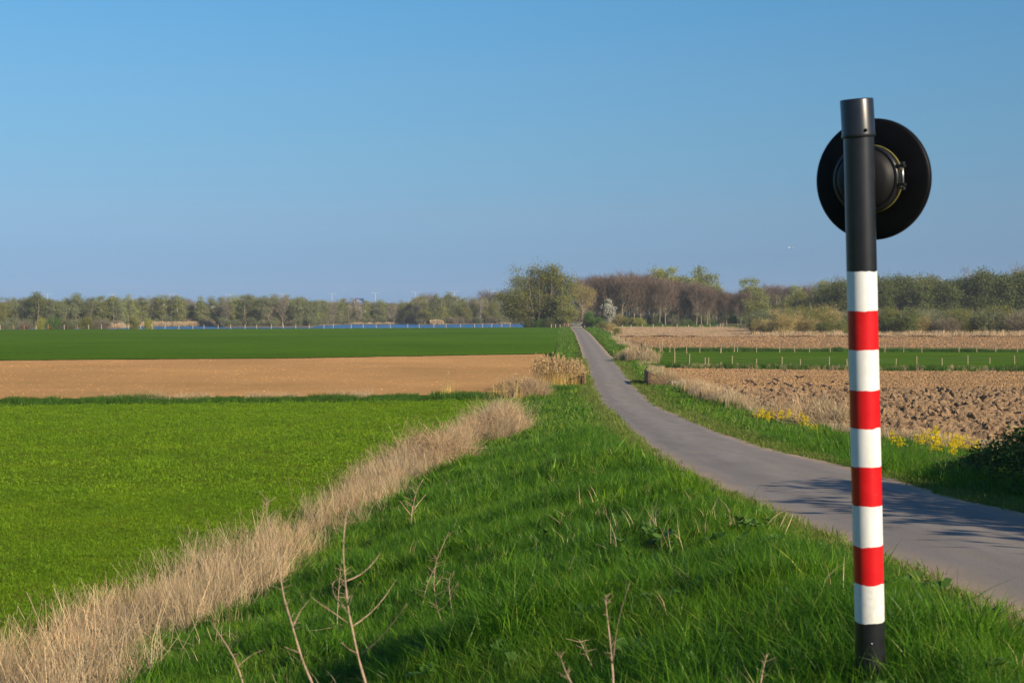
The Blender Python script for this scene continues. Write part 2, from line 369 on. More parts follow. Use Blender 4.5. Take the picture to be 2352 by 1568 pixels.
def plough(X, Y):
    q = Y + X * .42
    w = (fbm(X, Y, 2.5, 5) - .5) * 1.2
    ridge = np.abs(((q + w) / .62) % 1 - .5) * 2
    big = vn(X + .4 * Y, Y * 2.2, .8, 15); n1 = vn(X, Y * 1.6, .34, 25); n2 = vn(X, Y, .17, 35)
    edge_f = sstep(0, .6, 81 - Y)
    return edge_f * (ridge * .34 + np.abs(big - .5) * .40 + np.abs(n1 - .5) * .32 + (n2 - .5) * .08) - .02
sheet('ploughed_field', lambda Y: TR(Y) + .1, lambda Y: .37 * Y + 12, lambda X: 38 + 0 * X, lambda X: 81 + 0 * X, 300, 380, .02, M['clod'], plough, smooth=False)

# ------------------------------------------------------------------ scattering (countless things only)
def scatter(name, srcs, P, rot, scl, idx, label, cat):
    coll = bpy.data.collections.new(name + '_pieces')
    for s in srcs: coll.objects.link(s)
    me = bpy.data.meshes.new(name); me.vertices.add(len(P)); me.vertices.foreach_set('co', np.asarray(P, np.float32).ravel())
    a = me.attributes.new('rot', 'FLOAT_VECTOR', 'POINT'); a.data.foreach_set('vector', np.asarray(rot, np.float32).ravel())
    a = me.attributes.new('scl', 'FLOAT', 'POINT'); a.data.foreach_set('value', np.asarray(scl, np.float32))
    a = me.attributes.new('idx', 'INT', 'POINT'); a.data.foreach_set('value', np.asarray(idx, np.int32))
    o = link(name, me); tag(o, label, cat, kind='stuff')
    g = bpy.data.node_groups.new(name, 'GeometryNodeTree')
    g.interface.new_socket('Geometry', in_out='INPUT', socket_type='NodeSocketGeometry')
    g.interface.new_socket('Geometry', in_out='OUTPUT', socket_type='NodeSocketGeometry')
    n = g.nodes; L = g.links
    gi = n.new('NodeGroupInput'); go = n.new('NodeGroupOutput')
    ci = n.new('GeometryNodeCollectionInfo'); ci.inputs['Collection'].default_value = coll
    ci.inputs['Separate Children'].default_value = True; ci.inputs['Reset Children'].default_value = True
    ip = n.new('GeometryNodeInstanceOnPoints'); ip.inputs['Pick Instance'].default_value = True
    def na(nm, ty):
        q = n.new('GeometryNodeInputNamedAttribute'); q.data_type = ty; q.inputs['Name'].default_value = nm; return q.outputs[0]
    er = n.new('FunctionNodeEulerToRotation'); L.new(na('rot', 'FLOAT_VECTOR'), er.inputs[0])
    L.new(gi.outputs[0], ip.inputs['Points']); L.new(ci.outputs[0], ip.inputs['Instance'])
    L.new(na('idx', 'INT'), ip.inputs['Instance Index']); L.new(er.outputs[0], ip.inputs['Rotation'])
    L.new(na('scl', 'FLOAT'), ip.inputs['Scale']); L.new(ip.outputs[0], go.inputs[0])
    md = o.modifiers.new('scatter', 'NODES'); md.node_group = g
    return o
def blades(n, rad, hmin, hmax, w, bend, seed, straight=False, seg=3):
    r = np.random.default_rng(seed); V = []; Ft = []; c = 0
    for i in range(n):
        rr = rad * math.sqrt(r.random()); th = r.random() * 6.283
        bx, by = rr * math.cos(th), rr * math.sin(th)
        h = hmin + (hmax - hmin) * r.random(); d = r.random() * 6.283
        bd = bend * (.3 + r.random()) * h; wd = w * (.7 + .6 * r.random())
        px, py = math.cos(d + 1.57 + r.normal() * .4), math.sin(d + 1.57)
        lx, ly = math.cos(d), math.sin(d)
        for k in range(seg + 1):
            t = k / seg; off = bd * t ** 1.8; z = h * (t - .25 * bend * t * t)
            ww = wd * (1 - t ** 1.5) * .5
            x, y = bx + lx * off, by + ly * off
            if k < seg: V += [(x - px * ww, y - py * ww, z), (x + px * ww, y + py * ww, z)]
            else: V.append((x, y, z))
        for k in range(seg - 1):
            q = c + 2 * k; Ft += [(q, q + 1, q + 3), (q, q + 3, q + 2)]
        q = c + 2 * (seg - 1); Ft.append((q, q + 1, q + 2)); c += 2 * seg + 1
    return np.array(V), np.array(Ft)
def src(name, VF, mat): return bpy.data.objects.new(name, mesh(name, VF[0], VF[1], mat))
def pts(n, x0, x1, y0, y1, keep):
    X = rng.uniform(x0, x1, n); Y = rng.uniform(y0, y1, n); k = keep(X, Y); return X[k], Y[k]

tuft_near = [src('grass_tuft', blades(26, .09, .10, .30, .0065, .55 + .15 * i, 50 + i, seg=4), M['grass']) for i in range(5)]
tuft_mid = [src('grass_tuft', blades(24, .14, .12, .30, .011, .6, 60 + i), M['grass']) for i in range(4)]
tuft_far = [src('grass_tuft', blades(22, .32, .14, .38, .034, .5, 70 + i, seg=2), M['grass']) for i in range(3)]
edge_tuft = [src('edge_tuft', blades(26, .12, .03, .09, .007, .9, 80 + i, seg=2), M['grass_dry']) for i in range(3)]
def rots(n, lean=.25):
    r = np.zeros((n, 3)); r[:, 2] = rng.uniform(0, 6.283, n); r[:, 0] = rng.normal(0, lean, n); r[:, 1] = rng.normal(0, lean, n); return r
def on_verge(X, Y):
    return ((X > TL(Y) + .2) & (X < XL(Y) - .02)) | ((X > XR(Y) + .02) & (X < TR(Y) + .3))
def verge(lo, hi, dens, x0, x1, srcs, base, name, label):
    n = int(dens * (x1 - x0) * (hi - lo)); X, Y = pts(n, x0, x1, lo, hi, on_verge)
    # trodden strip beside the asphalt is short
    de = np.minimum(np.abs(X - XL(Y)), np.abs(X - XR(Y)))
    h = (.36 + 1.5 * fbm(X, Y, 1.3, 77) ** 1.6) * np.clip(.26 + de / 1.5, .26, 1)
    sc = base * h * rng.uniform(.75, 1.25, len(X))
    # lanes of taller tussocks
    sc *= 1 + .55 * (vn(X, Y, .7, 5) > .78)
    r = rots(len(X)); w = fbm(X, Y, 1.1, 91) * 9
    r[:, 0] += .45 * np.sin(w); r[:, 1] += .35 * np.cos(w)
    tb = (X > TL(Y)) & (X < TL(Y) + .33 * (XL(Y) - TL(Y))) & (rng.random(len(X)) < .30)
    k = ~tb
    X, Y, sc, r = X[k], Y[k], sc[k], r[k]
    scatter(name, srcs, np.stack([X, Y, T(X, Y) - .015], 1), r, sc, rng.integers(0, len(srcs), len(X)), label, 'grass')
verge(2.5, 10, 420, -6, 4.2, tuft_near, .68, 'grass', 'long lush green grass on the bank around the striped post')
verge(10, 22, 190, -9, 12, tuft_near + tuft_mid, .82, 'grass', 'green grass on both banks beside the nearest stretch of road')
verge(22, 45, 45, -8, 18, tuft_mid, 1.0, 'grass', 'green grass sloping down from the bend of the road')
verge(45, 100, 16, -4, 17, tuft_far, .7, 'grass', 'green grass verge at the foot of the embankment')
verge(100, 385, 5.0, 0, 24, tuft_far, .85, 'grass', 'green grass verges along the straight far road')
# short straw-coloured turf at the road edge
Xs_, Ys_ = [], []
for lo, hi, dn in ((4, 20, 90), (20, 60, 30), (60, 140, 12)):
    n = int(dn * (hi - lo) * 1.6); Y = rng.uniform(lo, hi, n); s = rng.random(n) < .5
    off = np.abs(rng.normal(0, .38, n)) - .05
    Xs_.append(np.where(s, XL(Y) - off, XR(Y) + off)); Ys_.append(Y)
X = np.concatenate(Xs_); Y = np.concatenate(Ys_)
scatter('roadside_turf', edge_tuft, np.stack([X, Y, T(X, Y) + .012], 1), rots(len(X), .2), rng.uniform(.7, 1.5, len(X)) * np.clip(Y / 25, 1, 2.5), rng.integers(0, 3, len(X)),
        'short yellowing turf along both edges of the asphalt', 'turf')
# meadow
mt = [src('meadow_tuft', blades(44, .22, .025, .07, .008, 1.0, 90 + i, seg=2), M['lawngrass']) for i in range(4)]
mt2 = [src('meadow_tuft', blades(48, .45, .03, .075, .019, .9, 95 + i, seg=2), M['lawngrass']) for i in range(3)]
def on_meadow(X, Y): return (X < TL(Y) + .6) & (X > -.37 * Y - 4) & (Y < yA(X) - .2)
X, Y = pts(75 * 26 * 14, -18, -2, 13, 39, on_meadow)
h = .8 + .6 * fbm(X, Y, 1.3, 33)
scatter('meadow_grass', mt, np.stack([X, Y, T(X, Y) + .0], 1), rots(len(X), .2), h * rng.uniform(.7, 1.3, len(X)), rng.integers(0, 4, len(X)), 'short bright green meadow grass in the field left of the bank', 'grass')
X, Y = pts(14 * 34 * 40, -32, 2, 37, 78, on_meadow)
h = .85 + .5 * fbm(X, Y, 1.6, 33)
scatter('meadow_grass', mt2, np.stack([X, Y, T(X, Y) + .0], 1), rots(len(X), .2), h * rng.uniform(.7, 1.3, len(X)), rng.integers(0, 3, len(X)), 'short green meadow grass at the far end of the left field', 'grass')
# ditch bank between meadow and brown field
db = [src('ditch_tuft', blades(40, .45, .25, .75, .05, .5, 100 + i, seg=2), M['strip_grass']) for i in range(3)]
X = rng.uniform(-34, 3.5, 1700); Y = yA(X) + rng.uniform(.1, 4.2, 1700)
h = (.22 + .75 * fbm(X, Y * .3, 1.8, 22) ** 1.4) * np.where(vn(X, Y * .2, 1.6, 8) > .3, 1, .45)
k = rng.random(1700) < .9
scatter('ditch_grass', db, np.stack([X[k], Y[k], T(X[k], Y[k])], 1), rots(k.sum(), .15), h[k], rng.integers(0, 3, k.sum()), 'dark uneven grass tufts along the ditch before the brown field', 'grass')
# edges of the green strip on the right, and of the wheat
X = np.concatenate([rng.uniform(11.5, 60, 1500), rng.uniform(13, 90, 1800)]); 
Y = np.concatenate([np.interp(X[:1500], [11, 28, 60], [119, 113, 110]) + rng.normal(.6, .8, 1500), np.interp(X[1500:], [12, 60, 120], [168, 163, 158]) + rng.normal(-.6, .9, 1800)])
scatter('ditch_grass', db, np.stack([X, Y, T(X, Y)], 1), rots(len(X), .15), .4 + .7 * fbm(X, Y, 2.2, 3), rng.integers(0, 3, len(X)), 'rough grass fringing both edges of the green strip', 'grass')
# thin weeds on the line between ploughed and crumbled soil, and on the far shore edge of the wheat
X = rng.uniform(13, 40, 260); Y = 81 + rng.normal(0, .25, 260); k = vn(X, X * 0, 2.5, 4) > .45
X2 = rng.uniform(-150, 16, 1600); Y2 = farE(X2) + rng.uniform(-1, 2.5, 1600)
XX = np.concatenate([X[k], X2]); YY = np.concatenate([Y[k], Y2])
scatter('boundary_weeds', db, np.stack([XX, YY, T(XX, YY)], 1), rots(len(XX), .15), np.concatenate([np.full(k.sum(), .3), rng.uniform(.15, .42, 1600)]), rng.integers(0, 3, len(XX)), 'thin green weeds on the field boundary lines', 'weeds')

# ------------------------------------------------------------------ clods
def clod(seed, mat, sub=1):
    bm = bmesh.new(); bmesh.ops.create_icosphere(bm, subdivisions=sub, radius=1)
    r = np.random.default_rng(seed)
    for v in bm.verts: v.co *= r.uniform(.6, 1.2); v.co.z *= .65
    me = bpy.data.meshes.new('clod'); bm.to_mesh(me); bm.free(); me.materials.append(mat)
    return bpy.data.objects.new('clod', me)
cl = [clod(i, M['clod'], 2) for i in range(5)]; cs = [clod(10 + i, M['clod_small'], 1) for i in range(4)]; cp = [clod(20 + i, M['crumb_pale'], 1) for i in range(3)]
X, Y = pts(11000, 11, 42, 40, 81, lambda X, Y: (X > TR(Y)) & (X < .37 * Y + 9))
Z = T(X, Y, False) + plough(X, Y) + .01
scatter('clods', cl, np.stack([X, Y, Z], 1), rots(len(X), 1.0), .05 + .20 * rng.random(len(X)) ** 2.2, rng.integers(0, 5, len(X)), 'big broken clods of clay on the ploughed ground', 'clods')
X, Y = pts(80000, 11, 60, 80, 119, lambda X, Y: (X > TR(Y) + .2) & (X < .37 * Y + 6) & (Y < np.interp(X, [11, 28, 60], [118.5, 112.5, 110])))
scatter('crumbs', cs, np.stack([X, Y, T(X, Y, False) + .05], 1), rots(len(X), 1.0), .03 + .065 * rng.random(len(X)) ** 2, rng.integers(0, 4, len(X)), 'crumbled lumps of soil where the crows feed', 'soil lumps')
X, Y = pts(15000, -60, 4, 78, 157, lambda X, Y: (X > -.37 * Y - 4) & (Y > yB(X)) & (Y < yC(X)) & (X < np.interp(Y, [78, 95, 155], [1.0, 2.6, 3.6])))
scatter('crumbs', cp, np.stack([X, Y, T(X, Y, False) + .03], 1), rots(len(X), 1.0), .015 + .035 * rng.random(len(X)) ** 2 + .03 * (vn(X * .1, Y, .7, 3) > .84) * rng.random(len(X)), rng.integers(0, 3, len(X)), 'fine soil crumbs on the harrowed brown field', 'soil lumps')
X, Y = pts(26000, 18, 150, 170, 250, lambda X, Y: (X > TR(Y) + .5) & (X < .37 * Y + 6))
scatter('crumbs', cs, np.stack([X, Y, T(X, Y, False) + .06], 1), rots(len(X), 1.0), .05 + .13 * rng.random(len(X)) ** 2, rng.integers(0, 4, len(X)), 'soil lumps on the far tilled field right of the road', 'soil lumps')
stb = [src('stubble', blades(14, .5, .15, .4, .05, .3, 130 + i, seg=2), M['straw']) for i in range(3)]
X, Y = pts(17000, 18, 150, 250, 377, lambda X, Y: (X > TR(Y) + .5) & (X < .37 * Y + 6))
scatter('stubble', stb, np.stack([X, Y, T(X, Y, False) + .05], 1), rots(len(X), .3), rng.uniform(.5, 1.0, len(X)), rng.integers(0, 3, len(X)), 'pale maize stubble on the far field right of the road', 'stubble')

# broad-leaved weeds and dead blades mixed into the bank grass
def broad(seed, n=9, l=.12):
    r = np.random.default_rng(seed); V = []; Ft = []
    for i in range(n):
        a = r.random() * 6.28; ln = l * r.uniform(.6, 1.3); up = r.uniform(.15, .9); d = np.array([math.cos(a), math.sin(a), up]); d /= np.linalg.norm(d); sd = np.array([-math.sin(a), math.cos(a), 0]); w = ln * .22
        P = [np.zeros(3), d * ln * .35, d * ln * .7, d * ln - np.array([0, 0, ln * .25])]; c = len(V)
        for p, ww in zip(P[:3], (.15, 1, .8)): V += [p - sd * w * ww, p + sd * w * ww]
        V.append(P[3]); Ft += [(c, c + 1, c + 3), (c, c + 3, c + 2), (c + 2, c + 3, c + 5), (c + 2, c + 5, c + 4), (c + 4, c + 5, c + 6)]
    return np.array(V), np.array(Ft)
M['dock'] = leafy('dock_leaf', [(.05, .13, .02), (.09, .19, .03), (.13, .22, .05)], .3)
bw = [src('broad_weed', broad(700 + i), M['dock']) for i in range(3)]
dbl = [src('dead_blade', blades(7, .12, .12, .30, .006, 1.1, 710 + i, seg=3), M['straw']) for i in range(2)]
X, Y = pts(1500, -7, 4.5, 3, 34, lambda X, Y: (X > TL(Y) + .35 * (XL(Y) - TL(Y))) & (X < XL(Y) - .1) & (rng.random(len(X)) < 12 / np.maximum(Y, 8)))
scatter('bank_weeds', bw + dbl, np.stack([X, Y, T(X, Y) + .05], 1), rots(len(X), .25), rng.uniform(.5, 1.1, len(X)), np.where(rng.random(len(X)) < .78, rng.integers(0, 3, len(X)), rng.integers(3, 5, len(X))), 'broad-leaved weeds and dead blades among the bank grass', 'weeds')

# ------------------------------------------------------------------ dry stems, reeds
def stems(n, rad, hmin, hmax, w, lean, seed, branchy=True, droop=.2):
    r = np.random.default_rng(seed); V = []; Ft = []
    def strip(p, q, s, w0, w1):
        c = len(V); d = np.array([math.cos(s), math.sin(s), 0])
        mpt = (p + q) / 2 + np.array([r.normal(), r.normal(), 0]) * .02 * np.linalg.norm(q - p) * 3
        for pt, ww in ((p, w0), (mpt, (w0 + w1) / 2), (q, w1)):
            V.append(pt - d * ww / 2); V.append(pt + d * ww / 2)
        Ft.extend([(c, c + 1, c + 3), (c, c + 3, c + 2), (c + 2, c + 3, c + 5), (c + 2, c + 5, c + 4)])
    for i in range(n):
        rr = rad * math.sqrt(r.random()); th = r.random() * 6.283
        p = np.array([rr * math.cos(th), rr * math.sin(th), 0]); h = hmin + (hmax - hmin) * r.random() ** 1.4
        q = p + np.array([r.normal() * lean * h, r.normal() * lean * h, h])
        s = r.random() * 3.14
        strip(p, q, s, w, w * .5)
        if branchy:
            for k in range(r.integers(1, 4)):
                t = r.uniform(.4, .95); b0 = p + (q - p) * t
                b1 = b0 + np.array([r.normal() * .12, r.normal() * .12, r.uniform(.03, .2)]) * h
                strip(b0, b1, r.random() * 3.14, w * .6, w * .35)
    return np.array(V), np.array(Ft)
st = [src('dry_stems', stems(24, .22, .35, 1.05, .0075, .16 + .05 * i, 200 + i), M['straw']) for i in range(5)]
stl = [src('dry_litter', stems(26, .28, .08, .35, .008, 1.1, 210 + i, False), M['straw']) for i in range(3)]
stb_ = [src('dead_bracken', stems(40, .3, .15, .6, .010, .7, 220 + i), M['straw_brown']) for i in range(3)]
n = 4200; Y = 11 + 52 * rng.random(n) ** 1.35; wdt = (XL(Y) - 1.6 - TL(Y))
X = TL(Y) + wdt * (rng.beta(1.5, 1.9, n) * np.interp(Y, [15, 35, 60], [.52, .38, .28]) * (.72 + .55 * vn(Y, Y * 0, 2.6, 71)) - .05)
k = (fbm(X, Y, 1.7, 14) > np.interp(Y, [15, 30, 60], [.40, .47, .50])) | (rng.random(len(X)) < .10) 
X, Y = X[k], Y[k]; hh = .28 + .95 * fbm(X, Y, 1.3, 61); hh *= np.where(rng.random(len(X)) < .05, 1.35, 1)
scatter('dry_stems', st + stl, np.stack([X, Y, T(X, Y)], 1), rots(len(X), .14), hh, np.where(rng.random(len(X)) < .62, rng.integers(0, 5, len(X)), rng.integers(5, 8, len(X))), 'band of dry straw-coloured weed stems along the foot of the bank', 'dry weeds')
def mound(name, cx, cy, rx, ry_, h, n, srcs, label, cat='dry brush', s=1.0, lean=.7):
    a = rng.uniform(0, 6.283, n); q = np.sqrt(rng.random(n)); X = cx + rx * q * np.cos(a); Y = cy + ry_ * q * np.sin(a)
    Z = T(X, Y) + h * (1 - q ** 2) * rng.random(n) ** .5
    return scatter(name, srcs, np.stack([X, Y, Z], 1), rots(n, lean), s * rng.uniform(.6, 1.2, n), rng.integers(0, len(srcs), n), label, cat)
def px(x, row):   # ground point seen at a picture position (reference pixels), on the flat fields
    Y = HC * F / (row - HY); return (x - CX) * Y / F, Y
mound('dead_brush', -2.6, 42, 1.5, 2.6, .85, 330, stb_ + stl, 'tangled brown mound of dead growth in the dry band')
mound('dead_brush', -.5, 54, 1.2, 3.6, .75, 300, st + stb_, 'pale mound of dry stems nearest the meadow corner')
mound('dead_brush', .95, 79, 1.15, 1.6, .75, 260, stb_ + stl, 'low straw heap beside the near end of the golden reeds')
mound('dead_brush', .4, 86, 1.5, 1.2, .4, 120, stb_, 'low brown thicket left of the golden reeds')
# golden reeds at the culvert, left of the road
rd = [src('reed_stems', stems(30, .35, 1.0, 1.95, .014, .07, 240 + i, False), M['reed']) for i in range(3)]
def plume_mesh(seed):
    r = np.random.default_rng(seed); V, Ft = [], []
    for i in range(4):
        h = r.uniform(1.5, 2.35); x, y = r.normal(0, .28, 2); 
        for k in range(7):
            z = h - k * .045; s = .02 + .012 * k; a = r.uniform(0, 6.28); c = len(V)
            dx, dy = math.cos(a) * s + .02, math.sin(a) * s
            V += [(x, y, z + .05), (x + dx, y + dy, z - .03), (x - dx * .3, y - dy * .6, z - .06)]; Ft.append((c, c + 1, c + 2))
        c = len(V); V += [(x - .005, y, 1.2), (x + .005, y, 1.2), (x, y, h)]; Ft.append((c, c + 1, c + 2))
    return np.array(V), np.array(Ft)
pl = [src('reed_plumes', plume_mesh(260 + i), M['plume']) for i in range(3)]
n = 700; X = rng.uniform(.5, 4.6, n); Y = 89.5 + rng.uniform(-1.0, 3.6, n) + (X - 1.5) * .6
dens = sstep(1.2, 2.4, X) > rng.random(n) * .9; X, Y = X[dens], Y[dens]; n = len(X)
ix = np.where(rng.random(n) < .90, rng.integers(0, 3, n), rng.integers(3, 6, n))
scatter('reed_bed', rd + pl, np.stack([X, Y, T(X, Y) - .1], 1), rots(n, .12), rng.uniform(.45, .88, n) * (1.15 - .16 * (X - 1.5) / 2) * (.75 + .4 * vn(X, Y, .7, 3)), ix, 'golden reed bed with dark plumes at the culvert left of the road', 'reeds')
X, Y = px(np.concatenate([rng.uniform(1010, 1036, 10), rng.uniform(1120, 1200, 16)]), 916); Y = Y + rng.uniform(-1, 1, 26)
scatter('reed_bed', rd + pl, np.stack([X, Y, T(X, Y) - .1], 1), rots(26, .05), rng.uniform(.35, .75, 26), rng.integers(0, 6, 26), 'few thin reeds standing against the brown field', 'reeds')
# dry grass on the right toe of the bank
n = 3600; Y = 40 + 215 * rng.random(n) ** 2.1; X = TR(Y) + rng.normal(-.25, .42, n)
k = (Y < 87) | ((Y > 97) & (vn(X * .2, Y, 9, 31) > .5)); X, Y = X[k], Y[k]
stf = [src('dry_stems', stems(26, .35, .35, 1.0, .018, .18, 270 + i), M['straw']) for i in range(3)]
dk = vn(X, Y, 6, 5)
scatter('dry_verge', stf, np.stack([X, Y, T(X, Y)], 1), rots(len(X), .12), np.where(Y < 92, .34 + .5 * dk, .28 + .42 * dk), rng.integers(0, 3, len(X)), 'dry pale grass along the field edge right of the road', 'dry grass')
mound('dead_brush', *px(1468, 830), 1.9, 3.4, 1.0, 150, stf, 'bleached dry thicket at the corner post of the fence', s=1.0, lean=.3)
mound('dead_brush', *px(1530, 884), 1.1, 2.0, .4, 110, stb_, 'brown bramble tangle between the rusty plate and concrete pipe')
mound('dead_brush', px(1880, 975)[0], 58, 1.6, 1.4, .6, 200, stb_ + stf, 'brown dead thicket behind the striped post')
mound('dead_brush', px(1765, 960)[0] + .8, 62, 1.6, 1.0, .45, 120, stb_ + stf, 'brown dry growth behind the left rape plants')
mound('reed_bed', *px(1277, 750), 2.2, 2.0, 1.0, 200, rd, 'tan reed heap by the willow at the end of the road', 'reeds', .9, .25)
# scattered straw tufts among the strip fringe
X = rng.uniform(14, 50, 420); Y = np.interp(X, [11, 28, 60], [119, 113, 110]) + rng.normal(0, .7, 420)
scatter('dry_verge', stf, np.stack([X, Y, T(X, Y)], 1), rots(420, .3), rng.uniform(.25, .65, 420) , rng.integers(0, 3, 420), 'straw tufts along the near edge of the green strip', 'dry grass')
# dead stems lying along the ditch of the brown field
X = rng.uniform(-22, -6, 260); Y = yA(X) + rng.uniform(2.2, 5.2, 260)
scatter('dry_verge', stl, np.stack([X, Y, T(X, Y) + .12], 1), rots(260, .4), rng.uniform(.5, 1.2, 260) * (vn(X, X * 0, 2.2, 6) > .45), rng.integers(0, 3, 260), 'straw lying on the ditch edge before the brown field', 'dry grass')

# ------------------------------------------------------------------ tall dead weeds standing close to the camera
M['stalk'] = simple('dead_stalk', (.36, .25, .16), .8, .45, 45)
def at(x, y, Y):   # point at distance Y seen at a picture position
    return np.array([(x - CX) * Y / F, Y, HC + (HY - y) * Y / F])
def on_ground(x, row):   # march a view ray to the terrain
    Ys = np.linspace(3, 120, 9000); Xs = (x - CX) * Ys / F; Zs = HC + (HY - row) * Ys / F; d = Zs - T(Xs, Ys)
    k = int(np.argmax(d < 0)); return float(Xs[k]), float(Ys[k])
def weed(label, Y, stem, brs, r0=.004):
    if stem[0][1] < 1565: Y = on_ground(*stem[0])[1]
    r0 *= .85 * max(1, Y / 6)
    wr = np.random.default_rng(len(label) * 31)
    base = at(*stem[0], Y); base[2] = T(base[0], base[1]) - .02
    o = thing('dead_weed', label, 'dead weed', tuple(base), group='tall dead weeds in the foreground grass')
    def curve(pp, r_a, r_b, Y0, dy):
        P = [at(x, y, Y0 + dy * i / max(1, len(pp) - 1)) for i, (x, y) in enumerate(pp)]
        # smooth a little
        Q = []
        for i in range(len(P) - 1):
            for t in (0, .5): Q.append(P[i] * (1 - t) + P[i + 1] * t)
        Q.append(P[-1])
        S = [Q[0]] + [(Q[i - 1] + 2 * Q[i] + Q[i + 1]) / 4 for i in range(1, len(Q) - 1)] + [Q[-1]]
        rr = np.linspace(r_a, r_b, len(S)) * np.where(np.arange(len(S)) % 3 == 1, 1.35, .95)   # nodes
        return [s - base for s in S], list(rr)
    P, rr = curve(stem, r0, r0 * .35, Y, .1)
    P = [np.array([P[0][0], P[0][1], min(P[0][2], 0)])] + P; rr = [rr[0]] + rr
    quads_obj('stem', [tube(P, rr, 6)], M['stalk'], o, True)
    tw = []
    for i in range(len(P) * 2):
        k = int(wr.integers(len(P) // 3, len(P) - 1)); f_ = wr.random(); q = P[k] * (1 - f_) + P[k + 1] * f_; d = np.array([wr.normal(), wr.normal() * .5, wr.uniform(.1, 1)]); d /= np.linalg.norm(d)
        tw.append(tube([q, q + d * wr.uniform(.01, .045) * Y / 5], [r0 * .3, r0 * .15], 4))
    quads_obj('twig', tw, M['stalk'], o).__setitem__('kind', 'stuff')
    for i, bq in enumerate(brs):
        P, rr = curve(bq, r0 * .55, r0 * .22, Y + .03, (.25 if i % 2 else -.2))
        quads_obj('branch', [tube(P, rr, 5)], M['stalk'], o, True)
    return o
weed('tallest dead weed, many curved side branches, in the grass left of centre', 4.6,
     [(842, 1575), (825, 1520), (806, 1430), (798, 1390), (794, 1340), (789, 1290), (788, 1240), (795, 1180), (800, 1170)],
     [[(828, 1503), (870, 1470), (910, 1420), (935, 1385)], [(806, 1440), (850, 1410), (885, 1370), (910, 1330)],
      [(797, 1390), (810, 1360), (828, 1335)], [(792, 1335), (830, 1320), (860, 1290), (877, 1265)],
      [(798, 1430), (765, 1405), (740, 1390), (715, 1370)], [(793, 1395), (770, 1375), (760, 1340), (775, 1330)],
      [(822, 1500), (800, 1490), (785, 1475)]], .0046)
weed('long dead weed leaning left, second from the left edge of the bank', 4.3,
     [(722, 1580), (700, 1530), (686, 1490), (670, 1430), (650, 1370), (640, 1290), (622, 1230), (610, 1180), (613, 1145)],
     [[(690, 1500), (672, 1492), (655, 1485)], [(672, 1440), (690, 1400), (712, 1375)]], .0042)
weed('thin dead weed with horizontal twig, between the two long weeds', 4.8,
     [(776, 1470), (774, 1420), (778, 1350), (783, 1300)], [[(773, 1438), (740, 1445), (705, 1448)], [(774, 1430), (800, 1440), (825, 1452)]], .003)
weed('forked dead weed rising from grass right of the long weeds', 5.3,
     [(1025, 1452), (1012, 1425), (1002, 1385), (995, 1340), (1000, 1290), (1018, 1250), (1024, 1236)],
     [[(1003, 1388), (1030, 1350), (1043, 1310)], [(1000, 1345), (1012, 1330), (1020, 1315)], [(1008, 1410), (1030, 1380), (1052, 1335)]], .003)
weed('short dead weed beside the forked one', 5.2, [(1045, 1428), (1035, 1390), (1030, 1340), (1036, 1315)], [[(1034, 1380), (1045, 1360), (1053, 1340)]], .0026)
weed('slender dead weed with one bend, left of the forked one', 5.0, [(966, 1415), (975, 1360), (990, 1320), (1000, 1300)], [[(972, 1380), (980, 1350), (985, 1335)]], .0024)
weed('V-shaped dead weed at the bottom centre of the grass', 4.4,
     [(1409, 1575), (1406, 1520), (1400, 1460), (1392, 1390), (1390, 1365)], [[(1407, 1530), (1413, 1460), (1428, 1390), (1448, 1335)]], .0042)
weed('snapped straight weed left of the V-shaped one', 4.4, [(1370, 1548), (1350, 1510), (1331, 1468)], [[(1334, 1475), (1318, 1470), (1300, 1466)]], .0042)
weed('lowest snapped weed at the bottom edge left of the V-shaped one', 4.2, [(1318, 1580), (1300, 1545), (1287, 1508)], [[(1288, 1512), (1285, 1505), (1284, 1498)]], .0042)
weed('single upright dead weed between the V-shaped one and the post', 4.5, [(1746, 1575), (1752, 1540), (1762, 1500)], [[(1754, 1535), (1770, 1520), (1785, 1515)]], .003)
weed('tangled short dead weed at the lower left of the long weeds', 4.5, [(560, 1575), (540, 1510), (500, 1450), (480, 1420)], [[(530, 1490), (560, 1455), (575, 1410)], [(545, 1530), (580, 1500), (610, 1490)]], .0028)
weed('dead weed with fan of twigs at the rim of the dry band', 9.5, [(944, 1215), (945, 1180), (950, 1150), (960, 1120)], [[(945, 1185), (930, 1165), (918, 1150)], [(946, 1175), (965, 1150), (978, 1135)], [(948, 1160), (955, 1130), (972, 1100)]], .005)

# ------------------------------------------------------------------ striped post and its mirror
def gloss(name, col, rough, var=.1, coat=.0, spec=.5, sc=14):
    m = simple(name, col, rough, var, sc, 0, .0006, coat); m.node_tree.nodes['Principled BSDF'].inputs['Specular IOR Level'].default_value = spec; return m
M['pblack'] = gloss('black_paint', (.012, .013, .016), .33, .35, .0, .6)
M['pwhite'] = gloss('white_paint', (.80, .80, .77), .35, .05)
m, nt, b = new_mat('red_paint'); M['pred'] = m
f = noise(nt, 14, 5, .6); sp = noise(nt, 42, 3, .8, sc=(1, 1, .35))
c = ramp(nt, f, [(.3, (.56, .008, .012)), (.7, (.66, .014, .018))])
c = mixc(nt, ramp(nt, sp, [(.70, (0, 0, 0)), (.73, (.9, .9, .9))]), c, (.72, .55, .48))
nt.links.new(c, b.inputs['Base Color']); b.inputs['Roughness'].default_value = .28
b_w = M['pwhite'].node_tree; bb = b_w.nodes['Principled BSDF']
wf = noise(b_w, 9, 6, .75, sc=(1, 1, .5)); wc = ramp(b_w, wf, [(.42, (.80, .80, .77)), (.62, (.70, .69, .63)), (.72, (.48, .45, .38))])
